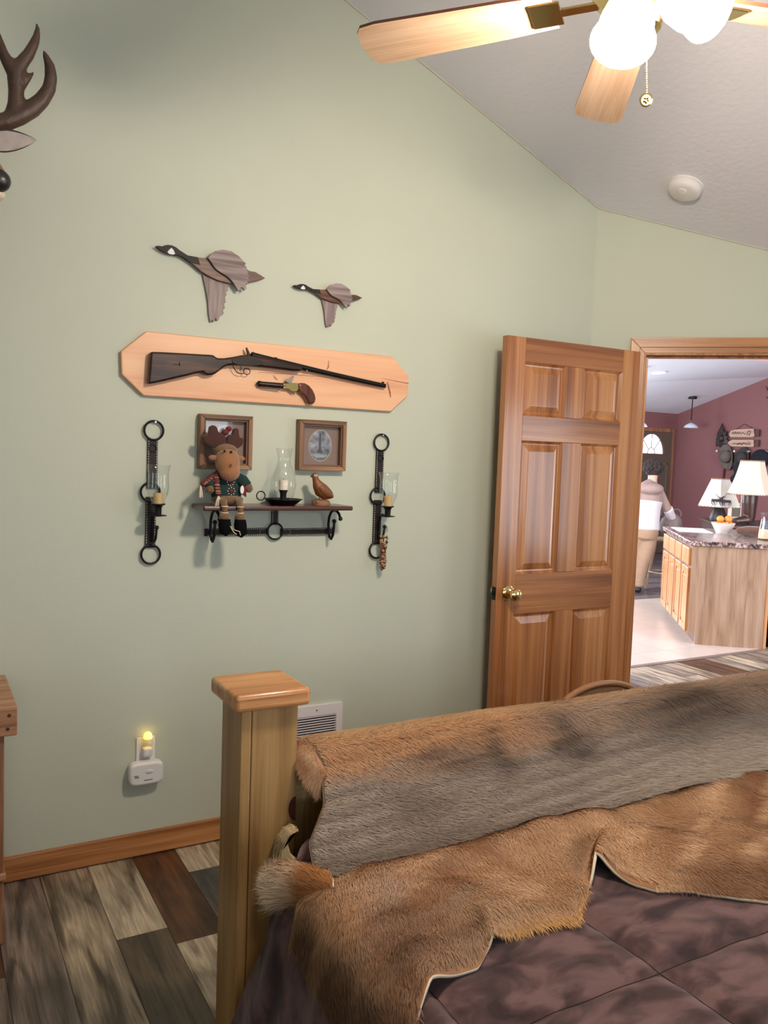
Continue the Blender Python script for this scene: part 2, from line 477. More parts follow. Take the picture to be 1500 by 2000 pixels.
window(1, 'y', YE+0.05, 2.15, 4.05, 0.75, 1.95); window(2, 'x', 4.65, 1.12, 2.65, 0.9, 2.0); window(3, 'x', 4.65, -0.72, 0.42, 0.88, 2.12)

# ceiling: two slopes meeting at a ridge over the room
mb = MB()
def slab(poly):
    n = len(poly); up = [(p[0], p[1], p[2]+0.1) for p in poly]
    mb.add(list(poly)+up, [tuple(range(n-1,-1,-1)), tuple(range(n, 2*n))] + [(i, (i+1) % n, n+(i+1) % n, n+i) for i in range(n)])
slab([(-0.11,0,ceil_z(0)), (4.72,0,ceil_z(0)), (4.72,YE+0.12,ceil_z(YE+0.12)), (XE-0.06,YE+0.08,ceil_z(YE+0.08)), (-0.08,CY+0.02,ceil_z(CY+0.02)), (-0.11,CY,ceil_z(CY))])
slab([(-0.11,-2.42,ceil_z(-2.42)), (4.72,-2.42,ceil_z(-2.42)), (4.72,0,ceil_z(0)), (-0.11,0,ceil_z(0))])
struct('ceiling', mb, M_CEIL)
# thin paper-taped line where the ceiling meets the walls
M_CAULK = plain('pale_caulk_line', srgb(198,192,180), rough=0.6)
mb = MB()
mb.tube([(0.003, y, ceil_z(y)-0.003) for y in np.linspace(0.05, CY, 12)], 0.005, 6)
mb.tube([aw(s, 0.003, ceil_z(CY+S45*s-0.002)-0.004) for s in np.linspace(0.0, SEND, 12)], 0.005, 6)
struct('trim_2', mb, M_CAULK)

# baseboards
struct('baseboard_left', MB().box((0, -2.3, 0.004), (0.014, CY-0.005, 0.092)), M_TRIM, bevel=0.005)
mb = MB(); mb.obox(aw(0.01, 0.0, 0.004), Vector((S45,S45,0))*(SD0-0.09), Vector((S45,-S45,0))*0.014, (0,0,0.088)); mb.obox(aw(SD1+0.08, 0.0, 0.004), Vector((S45,S45,0))*(SEND-SD1-0.09), Vector((S45,-S45,0))*0.014, (0,0,0.088))
struct('baseboard_angled', mb, M_TRIM, bevel=0.005)

# doorway: jamb lining and casing
mb = MB()
u = Vector((S45,S45,0)); nrm = Vector((S45,-S45,0))
mb.obox(aw(SD0-0.0, -0.125, 0.003), u*0.018, nrm*0.128, (0,0,HD-0.003)); mb.obox(aw(SD1-0.018, -0.125, 0.003), u*0.018, nrm*0.128, (0,0,HD-0.003)); mb.obox(aw(SD0, -0.125, HD-0.018), u*(SD1-SD0), nrm*0.128, (0,0,0.018))
mb.obox(aw(SD0+0.018, -0.07, 0.003), u*0.01, nrm*0.03, (0,0,HD-0.02)); mb.obox(aw(SD0+0.02, -0.07, HD-0.028), u*(SD1-SD0-0.04), nrm*0.03, (0,0,0.01))
jamb = struct('trim_3', mb, M_TRIM_V, bevel=0.002)
mb = MB(); CW = 0.062
a0, a1, zt = SD0-CW+0.008, SD1+CW-0.008, HD+CW-0.004
def casing(mb, outer, inner, t, sel):
    P = [(outer[0],0.004),(outer[0],outer[2]),(outer[1],outer[2]),(outer[1],0.004),(inner[1],0.004),(inner[1],inner[2]),(inner[0],inner[2]),(inner[0],0.004)]
    for q in sel:
        F = [aw(P[i][0], 0.0005, P[i][1]) for i in q]; B = [aw(P[i][0], t, P[i][1]) for i in q]
        mb.add(F+B, [(0,1,2,3),(7,6,5,4),(0,4,5,1),(1,5,6,2),(2,6,7,3),(3,7,4,0)])
LEGS, HEAD = ((0,1,6,7),(2,3,4,5)), ((1,2,5,6),)
M_TRIM_D = wood('fir_trim_angled', (srgb(140,88,48), srgb(178,122,74), srgb(202,148,98)), 'x', long=1.0, across=30, rough=0.35)
turn_grain(M_TRIM_D, math.radians(-45))
for nm_, sel_, m_ in (('trim_4', LEGS, M_TRIM_V), ('trim_6', HEAD, M_TRIM_D)):
    mb = MB()
    casing(mb, (a0, a1, zt), (SD0+0.012, SD1-0.012, HD-0.010), 0.010, sel_)
    casing(mb, (a0, a1, zt), (SD0-0.012, SD1+0.012, HD+0.016), 0.019, sel_)
    struct(nm_, mb, m_, bevel=0.003, clean=True)

# the open six-panel door, swung back against the gun wall
DF, DB = 0.185, 0.150
DY0, DY1, DZ0, DZ1 = 2.150, 2.916, 0.012, 2.014
door = empty('door_1', (0.168, 2.916, 0.012), kind='structure')
door['label'] = 'open six-panel fir door swung back against the green wall'
cols_ = ((2.247, 2.476), (2.583, 2.812)); rows_ = ((0.225, 0.832), (1.006, 1.580), (1.687, 1.912))
mbv, mbh, mbp = MB(), MB(), MB()
mbv.box((DB, DY0, DZ0), (DF, cols_[0][0], DZ1)); mbv.box((DB, cols_[1][1], DZ0), (DF, DY1, DZ1))
zs = [DZ0, rows_[0][0], rows_[0][1], rows_[1][0], rows_[1][1], rows_[2][0], rows_[2][1], DZ1]
for k in (0, 2, 4, 6): mbh.box((DB, cols_[0][0]+0.0004, zs[k]), (DF, cols_[1][1]-0.0004, zs[k+1]))
for (r0, r1) in rows_: mbv.box((DB, cols_[0][1], r0+0.0004), (DF, cols_[1][0], r1-0.0004))
for (y0, y1) in cols_:
    for (r0, r1) in rows_:
        def rect(d, x): return [(x, y0+d, r0+d), (x, y1-d, r0+d), (x, y1-d, r1-d), (x, y0+d, r1-d)]
        loops = [rect(0, DF-0.001), rect(0.010, DF-0.012), rect(0.016, DF-0.013), rect(0.042, DF-0.004), rect(0.045, DF-0.0035)]
        V2 = [p for l in loops for p in l]; F2 = []
        for i in range(len(loops)-1):
            for j in range(4): F2.append((i*4+j, i*4+(j+1) % 4, (i+1)*4+(j+1) % 4, (i+1)*4+j))
        e = (len(loops)-1)*4; F2.append((e, e+1, e+2, e+3))
        back = [(DB+0.008, p[1], p[2]) for p in rect(0, 0)]
        k = len(V2); V2 += back; F2.append((k+3, k+2, k+1, k))
        for j in range(4): F2.append((j, k+j, k+(j+1) % 4, (j+1) % 4))
        p_ = MB().add(V2, F2)
        obj('panel', p_, M_DOOR, door)
obj('stile', mbv, M_DOOR, door, bevel=0.0015)
obj('rail', mbh, M_DOOR_H, door, bevel=0.0015)
kb = MB(); ky, kz = 2.212, 0.926
kb.lathe((DF, ky, kz), [(0.0,0),(0.033,0.0),(0.033,0.004),(0.026,0.010),(0.013,0.012),(0.011,0.030),(0.014,0.034),(0.024,0.040),(0.028,0.050),(0.026,0.060),(0.018,0.066),(0.0,0.067)], 28, axis=(1,0,0))
knob = obj('door_knob', kb, M_BRASS, door, smooth=True); knob['label'] = 'polished brass knob'
obj('latch_plate', MB().box((DB+0.006, DY0-0.0015, kz-0.028), (DF-0.006, DY0+0.001, kz+0.028)).box((DB+0.012, DY0-0.010, kz-0.008), (DF-0.012, DY0, kz+0.008)), M_IRON, door)
kb = MB(); kb.lathe((DB, ky, kz), [(0.0,0),(0.033,0.0),(0.033,0.004),(0.013,0.012),(0.011,0.030),(0.024,0.040),(0.028,0.050),(0.022,0.062),(0.0,0.066)], 24, axis=(-1,0,0))
obj('door_knob', kb, M_BRASS, door, smooth=True)
for z in (0.25, 1.02, 1.80):
    obj('hinge', MB().tube([(0.166, 2.9215, z-0.045), (0.166, 2.9215, z+0.045)], 0.006, 10).box((0.152, 2.9165, z-0.044), (0.166, 2.9185, z+0.044)), M_BRASS, door)

# ================================================================== SETTING: kitchen beyond the doorway
XW, YG = -6.9, 11.22
struct('wall_entry', win_wall('x', XW-0.12, XW, 3.1, YG+0.12, 2.36, 5.75, 8.45, 0.65, 2.12), M_RED)
window(6, 'x', XW-0.03, 5.75, 8.45, 0.65, 2.12)
struct('wall_gable', MB().prism([(XW,-0.02),(1.6,-0.02),(1.6,4.5),(0.2,4.5),(XW,2.364)], YG, YG+0.12, 'y'), M_RED)
struct('wall_kitchen', win_wall('y', 3.0, 3.12, -6.9, -0.12, 3.4, -4.95, -1.85, 0.85, 2.15), M_RED)
struct('wall_hall', win_wall('x', 1.7, 1.82, YE+0.12, YG+0.12, 4.5, 5.75, 9.05, 0.45, 2.25), M_PINK)
window(4, 'y', 3.06, -4.95, -1.85, 0.85, 2.15); window(5, 'x', 1.76, 5.75, 9.05, 0.45, 2.25)
P1 = Vector((-5.845, 9.191, 2.677)); P2 = Vector((-5.204, 11.174, 2.868))
SB = 0.299
def zB(x): return 2.362 + SB*(x+6.898)
nA = (P2-P1).cross(Vector((0, 5, 2.78))-P1)
def zA(x, y): return P1.z - (nA.x*(x-P1.x) + nA.y*(y-P1.y))/nA.z
def crease_x(y): return P1.x + (P2.x-P1.x)*(y-P1.y)/(P2.y-P1.y)
yx = P1.y + (P2.y-P1.y)*(XW-P1.x)/(P2.x-P1.x)
mb = MB()
slab([(XW, yx, zB(XW)), (crease_x(YG), YG, zB(crease_x(YG))), (XW, YG, zB(XW))])
slab([(XW, 3.0, zA(XW,3.0)), (-0.12, 3.0, zA(-0.12,3.0)), (1.82, 4.9, zA(1.82,4.9)), (1.82, YG, zA(1.82,YG)), (crease_x(YG), YG, zA(crease_x(YG),YG)), (XW, yx, zA(XW,yx))])
struct('ceiling', mb, M_CEIL_K)
struct('wall_soffit', MB().box((-1.93, 3.1, 2.452), (-1.80, YG, 3.6)), M_PINK)
# front door of the house with its fan-shaped light
fd = empty('door_2', (XW, 10.6, 0), kind='structure')
fd['label'] = 'brown front door with a fan-shaped glass light'
M_FD = plain('taupe_door_paint', srgb(98,84,72), rough=0.5)
cy_, cz_, fr_ = 10.598, 1.668, 0.285
arc = [(cy_+fr_*math.cos(a), cz_+0.335*math.sin(a)) for a in np.linspace(0, PI, 25)]
leafp = [(10.14,0.01),(11.055,0.01),(11.055,2.03),(10.14,2.03)]
mb = MB()
mb.box((XW, 10.14, 0.01), (XW+0.045, 11.055, cz_)); mb.box((XW, 10.14, cz_), (XW+0.045, cy_-fr_, 2.03)); mb.box((XW, cy_+fr_, cz_), (XW+0.045, 11.055, 2.03))
for (a, b_) in zip(arc, arc[1:]):
    mb.prism([a, b_, (b_[0], 2.03), (a[0], 2.03)], XW, XW+0.045, 'x')
obj('leaf', mb, M_FD, fd)
mb = MB()
for (y0, y1) in ((10.23, 10.55), (10.65, 10.97)):
    for (z0, z1) in ((0.18, 0.78), (0.92, 1.52)):
        for q in ((y0,z0,y1,z0+0.02),(y0,z1-0.02,y1,z1),(y0,z0,y0+0.02,z1),(y1-0.02,z0,y1,z1)): mb.box((XW+0.045, q[0], q[1]), (XW+0.053, q[2], q[3]))
obj('molding', mb, plain('taupe_molding', srgb(118,102,88), rough=0.5), fd)
mb = MB()
mb.add([(XW+0.012, p[0], p[1]) for p in arc], [tuple(range(len(arc)))])
obj('fan_glass', mb, emit('daylight_behind_fan_glass', (0.95, 0.98, 1.0, 1), 2.6), fd)
mb = MB()
for a in (PI*0.25, PI*0.5, PI*0.75): mb.tube([(XW+0.03, cy_+0.085*math.cos(a), cz_+0.10*math.sin(a)), (XW+0.03, cy_+fr_*math.cos(a), cz_+0.335*math.sin(a))], 0.006, 6)
mb.tube([(XW+0.03, cy_+0.085*math.cos(a), cz_+0.10*math.sin(a)) for a in np.linspace(0, PI, 13)], 0.006, 6)
mb.tube([(XW+0.03, cy_+0.282*math.cos(a), cz_+0.333*math.sin(a)) for a in np.linspace(0, PI, 17)], 0.008, 6)
mb.tube([(XW+0.03, cy_-fr_, cz_), (XW+0.03, cy_+fr_, cz_)], 0.008, 6)
obj('muntin', mb, M_FD, fd)
mb = MB(); mb.box((XW, 11.065, 0), (XW+0.03, 11.135, 2.10)); mb.box((XW, 10.06, 0), (XW+0.03, 10.13, 2.10)); mb.box((XW, 10.13, 2.035), (XW+0.03, 11.065, 2.10))
struct('trim_5', mb, wood('entry_trim', (srgb(120,80,58), srgb(150,104,78), srgb(168,122,94)), 'z', rough=0.4), bevel=0.004)

# ================================================================== THINGS on the gun wall
# --- wooden goose plaques
M_GBODY = wood('oiled_brown_wood', (srgb(44,23,13), srgb(86,48,27), srgb(124,76,46)), 'y', long=3, across=55, rough=0.45)
M_GNECK = plain('dark_stained_wood', srgb(28,20,19), rough=0.55, spec=0.3, noise=0.25, nscale=40)
M_GWING = wood('weathered_grey_wood', (srgb(94,78,76), srgb(132,114,112), srgb(158,142,138)), 'y', long=3, across=60, rough=0.6)
M_GWING2 = wood('weathered_grey_wood_upright', (srgb(94,78,76), srgb(132,114,112), srgb(158,142,138)), 'z', long=3, across=60, rough=0.6)
M_GEDGE = plain('burnt_wood_edge', srgb(40,28,22), rough=0.6)
body = [(0.8006,2.2008),(0.8181,2.1911),(0.8422,2.1792),(0.8807,2.1778),(0.9132,2.1786),(0.9544,2.1727),(0.9962,2.1652),(1.0384,2.1647),(1.0598,2.1628),(1.0746,2.1560),(1.0970,2.1559),(1.1163,2.1480),(1.1367,2.1385),(1.1125,2.1280),(1.0696,2.1143),(1.0314,2.1046),(0.9977,2.1010),(0.9559,2.1058),(0.9144,2.1192),(0.8898,2.1316),(0.8571,2.1543),(0.8249,2.1698),(0.8074,2.1742)]
head = [(0.7293,2.1939),(0.7400,2.1970),(0.7524,2.1966),(0.7616,2.2018),(0.7732,2.2051),(0.7888,2.2051),(0.8022,2.2003),(0.8150,2.1922),(0.8422,2.1792),(0.8807,2.1778),(0.8893,2.1518),(0.8571,2.1543),(0.8249,2.1698),(0.8074,2.1742),(0.7870,2.1727),(0.7698,2.1748),(0.7503,2.1803),(0.7371,2.1882)]
cheek = [(0.7843,2.1960),(0.7914,2.1902),(0.7979,2.1766),(0.7886,2.1730),(0.7776,2.1736),(0.7698,2.1786),(0.7766,2.1880)]
wing = [(0.9132,2.1786),(0.9243,2.1920),(0.9388,2.2051),(0.9683,2.2157),(0.9992,2.2148),(1.0274,2.2014),(1.0447,2.1879),(1.0569,2.1769),(1.0501,2.1735),(1.0607,2.1630),(1.0547,2.1597),(1.0670,2.1486),(1.0611,2.1454),(1.0726,2.1324),(1.0649,2.1298),(1.0721,2.1179),(1.0636,2.1152),(1.0664,2.1059),(1.0578,2.1048),(1.0583,2.0871),(1.0508,2.0797),(1.0454,2.0903),(1.0385,2.0910),(1.0380,2.0781),(1.0295,2.0787),(1.0279,2.0753),(1.0217,2.0865),(1.0060,2.1076),(0.9888,2.1213),(0.9552,2.1366),(0.9401,2.1463),(0.9283,2.1604)]
wing2 = [(0.9021,2.1223),(0.9226,2.1203),(0.9558,2.1098),(0.9891,2.1086),(1.0027,2.1024),(1.0004,2.0918),(0.9955,2.0872),(0.9991,2.0781),(0.9909,2.0707),(0.9936,2.0614),(0.9871,2.0527),(0.9909,2.0348),(0.9843,2.0284),(0.9880,2.0129),(0.9806,2.0057),(0.9842,1.9941),(0.9777,1.9862),(0.9686,1.9820),(0.9656,1.9681),(0.9582,1.9633),(0.9538,1.9740),(0.9491,1.9608),(0.9426,1.9585),(0.9408,1.9662),(0.9344,1.9544),(0.9280,1.9838),(0.9229,2.0306),(0.9155,2.0691),(0.9075,2.0995)]
def goose(P, label):
    root = empty('goose_plaque', (0.0, P(body)[0][0], P(body)[0][1]), label, 'wall decoration', 'wooden goose plaques')
    k = 1.0
    def part(name, pts, x0, x1, m):
        o = obj(name, MB().prism(P(pts), x0, x1, 'x'), m, root, bevel=0.0015, bseg=2); return o
    part('wing', wing2, 0.0012, 0.012, M_GWING2)
    part('body', body, 0.0125, 0.024, M_GBODY)
    part('neck', head, 0.0122, 0.0255, M_GNECK)
    part('cheek_patch', cheek, 0.0255, 0.0268, plain('white_paint', srgb(226,226,226), rough=0.5))
    part('wing', wing, 0.0245, 0.036, M_GWING)
    return root
goose(lambda q: q, 'larger wooden goose plaque flying left above the gun board')
by0, bz0 = body[0]
b2 = [(1.2802,2.1418),(1.5460,2.1140)]
def to_small(q):
    """the smaller goose: same pattern, reduced, hung further right"""
    (ya, za), (yb, zb) = [(0.7293,2.1939),(1.1367,2.1385)]
    (yc, zc), (yd, zd) = [(1.2487,2.1261),(1.5459,2.1157)]
    s = (yd-yc)/(yb-ya); out = []
    for (y, z) in q:
        t = (y-ya)/(yb-ya)
        dz = z-(za+(zb-za)*t)
        out.append((yc+(y-ya)*s, zc+(zd-zc)*t+dz*s*0.88))
    return out
goose(to_small, 'smaller wooden goose plaque flying behind the larger one')

# --- gun display board
M_BOARD = wood('pale_pine_board', (srgb(214,150,108), srgb(232,178,138), srgb(238,190,150)), 'y', long=0.8, across=11, rough=0.42, coat=0.15, fine=0.2)
gb = empty('display_board', (0, 1.196, 1.788), 'long pale pine board with clipped corners holding the old guns', 'display board')
obj('board', MB().prism([(0.704,1.900),(1.693,1.900),(1.775,1.826),(1.775,1.746),(1.697,1.676),(0.697,1.676),(0.622,1.744),(0.618,1.822)], 0.001, 0.021, 'x'), M_BOARD, gb, bevel=0.004, bseg=2)
M_KNOT = plain('dark_wood_knot', srgb(150,88,64), rough=0.5)
def wallstroke(mb, pts, widths, x):
    L_, R_ = [], []
    for i, p in enumerate(pts):
        a = Vector(pts[max(i-1,0)]); b_ = Vector(pts[min(i+1,len(pts)-1)]); t = (b_-a).normalized(); n = Vector((-t.y, t.x))
        L_.append((x, p[0]+n.x*widths[i], p[1]+n.y*widths[i])); R_.append((x, p[0]-n.x*widths[i], p[1]-n.y*widths[i]))
    n = len(pts); mb.add(L_+R_, [(i, n+i, n+i+1, i+1) for i in range(n-1)])
mb = MB(); wallstroke(mb, [(1.6736,1.7948),(1.6807,1.7738),(1.6879,1.7518),(1.6918,1.7332)], [0.002,0.0042,0.004,0.002], 0.0214); obj('knot', mb, M_KNOT, gb)
mb = MB(); wallstroke(mb, [(1.6483,1.8072),(1.7004,1.8021),(1.7747,1.7958)], [0.0004,0.0013,0.002], 0.0213); obj('knot', mb, M_KNOT, gb)
mb = MB(); wallstroke(mb, [(1.1165,1.7903),(1.2054,1.7923),(1.3155,1.7924),(1.4488,1.7922)], [0.0005,0.0018,0.0012,0.0004], 0.0213); obj('knot', mb, M_KNOT, gb)
mb = MB(); wallstroke(mb, [(1.4079,1.8579),(1.4069,1.8320),(1.3996,1.8212)], [0.001,0.003,0.001], 0.0213); obj('knot', mb, M_KNOT, gb)
mb = MB(); wallstroke(mb, [(1.1787,1.7844),(1.1880,1.7726),(1.1971,1.7666)], [0.001,0.003,0.001], 0.0213); obj('knot', mb, M_KNOT, gb)

# --- antique rifle on the board
M_STOCK = wood('dark_walnut', (srgb(22,11,8), srgb(46,24,16), srgb(78,46,31)), 'y', long=4, across=40, rough=0.3, coat=0.3, spec=0.3)
M_GUNMETAL = plain('browned_gun_steel', srgb(28,24,24), rough=0.35, metal=0.6, noise=0.25, nscale=60)
M_STEEL = plain('worn_bright_steel', srgb(170,165,160), rough=0.25, metal=1.0)
rf = empty('rifle', (0.022, 1.15, 1.77), 'antique hammer rifle with dark walnut stock on the pine board', 'rifle')
stock = [(0.7112,1.8267),(0.7628,1.8298),(0.8177,1.8317),(0.8817,1.8335),(0.9306,1.8354),(0.9389,1.8330),(0.9490,1.8252),(0.9764,1.8275),(1.0056,1.8341),(1.0392,1.8435),(1.0691,1.8469),(1.1081,1.8422),(1.1433,1.8387),(1.1967,1.8334),(1.2511,1.8263),(1.2861,1.8192),(1.2819,1.8054),(1.2518,1.8030),(1.1975,1.8053),(1.1441,1.8068),(1.1091,1.8072),(1.0658,1.8077),(1.0316,1.8065),(1.0063,1.8044),(0.9895,1.8014),(0.9771,1.7956),(0.9632,1.7849),(0.9469,1.7708),(0.9322,1.7633),(0.9142,1.7612),(0.9035,1.7643),(0.8976,1.7702),(0.8750,1.7652),(0.8431,1.7541),(0.8035,1.7425),(0.7645,1.7303),(0.7336,1.7211),(0.7053,1.7144),(0.7070,1.7506),(0.7087,1.7890)]
obj('stock', MB().prism(stock, 0.0225, 0.056, 'x'), M_STOCK, rf, bevel=0.011, bseg=3, smooth=True, angle=60)
br = [(1.0830,1.8480),(1.1780,1.8350),(1.2870,1.8208),(1.3808,1.8088),(1.5268,1.7907),(1.6535,1.7761)]
obj('barrel', MB().tube([(0.0405, p[0], p[1]) for p in br], [0.0125,0.012,0.0108,0.0098,0.0092,0.0088], 14), M_GUNMETAL, rf, smooth=True)
rc = [(1.0024,1.8246),(1.0124,1.8302),(1.0547,1.8355),(1.0978,1.8344),(1.1241,1.8269),(1.1200,1.8151),(1.0898,1.8077),(1.0469,1.8058),(1.0180,1.8082),(1.0043,1.8151)]
obj('lock_plate', MB().prism(rc, 0.0555, 0.059, 'x'), M_GUNMETAL, rf, bevel=0.0015)
hm = [(1.0655,1.8441),(1.0626,1.8584),(1.0588,1.8734),(1.0630,1.8746),(1.0684,1.8654),(1.0729,1.8577),(1.0767,1.8451)]
obj('hammer', MB().prism(hm, 0.040, 0.049, 'x'), M_GUNMETAL, rf, bevel=0.0015)
hm = [(1.0801,1.8438),(1.0824,1.8561),(1.0900,1.8617),(1.0936,1.8580),(1.0956,1.8468)]
obj('hammer', MB().prism(hm, 0.036, 0.046, 'x'), M_GUNMETAL, rf, bevel=0.0015)
tg = [(1.0113,1.8029),(1.0184,1.7922),(1.0253,1.7831),(1.0357,1.7782),(1.0493,1.7769),(1.0560,1.7823)]
tg2 = [(1.0524,1.7917),(1.0561,1.7790),(1.0665,1.7750),(1.0767,1.7806),(1.0781,1.7921),(1.0711,1.7989),(1.0599,1.7980)]
obj('trigger_guard', MB().tube([(0.044, *p) for p in tg], 0.0016, 8).tube([(0.044, *p) for p in tg2+tg2[:1]], 0.0017, 8), M_GUNMETAL, rf, smooth=True)
tr = [(1.0401,1.8052),(1.0437,1.7958),(1.0388,1.7874)]
obj('trigger', MB().tube([(0.044, *p) for p in tr], 0.0014, 8), M_GUNMETAL, rf, smooth=True)
sg = [(1.1782,1.8471),(1.1855,1.8420),(1.6381,1.7855),(1.6440,1.7913)]
obj('sight', MB().box((0.038, sg[0][0]-0.004, sg[0][1]-0.006), (0.043, sg[0][0]+0.006, sg[0][1]+0.002)), M_GUNMETAL, rf)
obj('sight', MB().box((0.039, sg[3][0]-0.006, sg[3][1]-0.006), (0.042, sg[3][0]+0.004, sg[3][1]+0.001)), M_GUNMETAL, rf)
pn = [(1.2783,1.8111),(1.3042,1.8081)]
obj('band', MB().ball((0.049, *pn[0]), 0.004, 10, 6).ball((0.048, *pn[1]), 0.0042, 10, 6), M_BRASS, rf, smooth=True)
nk = [(0.8098,1.7931),(0.8138,1.7857)]
obj('stock_crack', MB().box((0.056, nk[0][0]-0.022, nk[0][1]-0.004), (0.0568, nk[0][0]+0.004, nk[0][1]-0.002)).box((0.056, nk[0][0], nk[0][1]-0.008), (0.0568, nk[0][0]+0.004, nk[0][1]+0.006)), plain('dark_crack', srgb(20,10,8), rough=0.8), rf)

# --- small percussion pistol
ps = empty('pistol', (0.022, 1.22, 1.72), 'small percussion pistol with brass frame below the rifle', 'pistol')
bl = [(1.1178,1.7468),(1.1655,1.7461),(1.2211,1.7450)]
obj('barrel', MB().tube([(0.036, *p) for p in bl], [0.0095,0.0098,0.0105], 12), plain('pistol_steel', srgb(92,82,78), rough=0.22, metal=1.0), ps, smooth=True)
mz = [(1.1143,1.7465),(1.1231,1.7463)]
obj('muzzle_band', MB().tube([(0.036, *p) for p in mz], 0.0112, 12), M_GUNMETAL, ps, smooth=True)
rr = [(1.1261,1.7334),(1.2017,1.7295)]
obj('ramrod', MB().tube([(0.036, *p) for p in rr], 0.0028, 8), M_STEEL, ps, smooth=True)
fr = [(1.2118,1.7535),(1.2461,1.7585),(1.2735,1.7597),(1.2760,1.7405),(1.2672,1.7273),(1.2471,1.7259),(1.2332,1.7350),(1.2124,1.7344)]
obj('frame', MB().prism(fr, 0.026, 0.046, 'x'), M_BRASS, ps, bevel=0.002)
hh = [(1.2352,1.7569),(1.2242,1.7611),(1.2205,1.7659),(1.2294,1.7699),(1.2420,1.7758),(1.2526,1.7867),(1.2581,1.7854),(1.2529,1.7750),(1.2478,1.7628),(1.2462,1.7569)]
obj('hammer', MB().prism(hh, 0.031, 0.041, 'x'), M_STEEL, ps, bevel=0.001)
gp = [(1.2681,1.7568),(1.2827,1.7612),(1.2993,1.7615),(1.3163,1.7543),(1.3317,1.7401),(1.3416,1.7238),(1.3468,1.7071),(1.3454,1.6916),(1.3372,1.6852),(1.3223,1.6826),(1.3129,1.6854),(1.3097,1.6962),(1.2991,1.7108),(1.2858,1.7218),(1.2726,1.7293)]
obj('grip', MB().prism(gp, 0.0225, 0.0495, 'x'), wood('red_brown_grip', (srgb(58,26,20), srgb(88,42,30), srgb(110,58,42)), 'z', long=6, across=50, rough=0.2, coat=0.6), ps, bevel=0.008, bseg=3, smooth=True, angle=60)
tg = [(1.2489,1.7260),(1.2528,1.7179),(1.2620,1.7168),(1.2673,1.7239)]
obj('trigger', MB().tube([(0.036, *p) for p in tg], 0.0016, 8), M_STEEL, ps, smooth=True)

# --- two square shadow-box picture frames
M_FRAME = wood('barnwood_frame', (srgb(84,58,40), srgb(128,92,64), srgb(156,118,84)), 'y', long=2, across=50, rough=0.55)
M_FRAME_V = wood('barnwood_frame_upright', (srgb(84,58,40), srgb(128,92,64), srgb(156,118,84)), 'z', long=2, across=50, rough=0.55)
M_MAT = plain('mauve_mat_board', srgb(140,112,104), rough=0.8, noise=0.06, nscale=80)
def photo_mat():
    m, nt, b = new_mat('old_grey_photograph'); L = nt.links.new; N = nt.nodes.new
    tc = N('ShaderNodeTexCoord'); n = N('ShaderNodeTexNoise'); n.inputs['Scale'].default_value = 34; n.inputs['Detail'].default_value = 5
    L(tc.outputs['Object'], n.inputs['Vector']); cr = N('ShaderNodeValToRGB')
    cr.color_ramp.elements[0].position = 0.36; cr.color_ramp.elements[0].color = srgb(66,66,80); cr.color_ramp.elements[1].position = 0.66; cr.color_ramp.elements[1].color = srgb(176,176,192)
    L(n.outputs['Fac'], cr.inputs['Fac']); L(cr.outputs[0], b.inputs['Base Color']); b.inputs['Roughness'].default_value = 0.5
    return m
M_PHOTO = photo_mat()
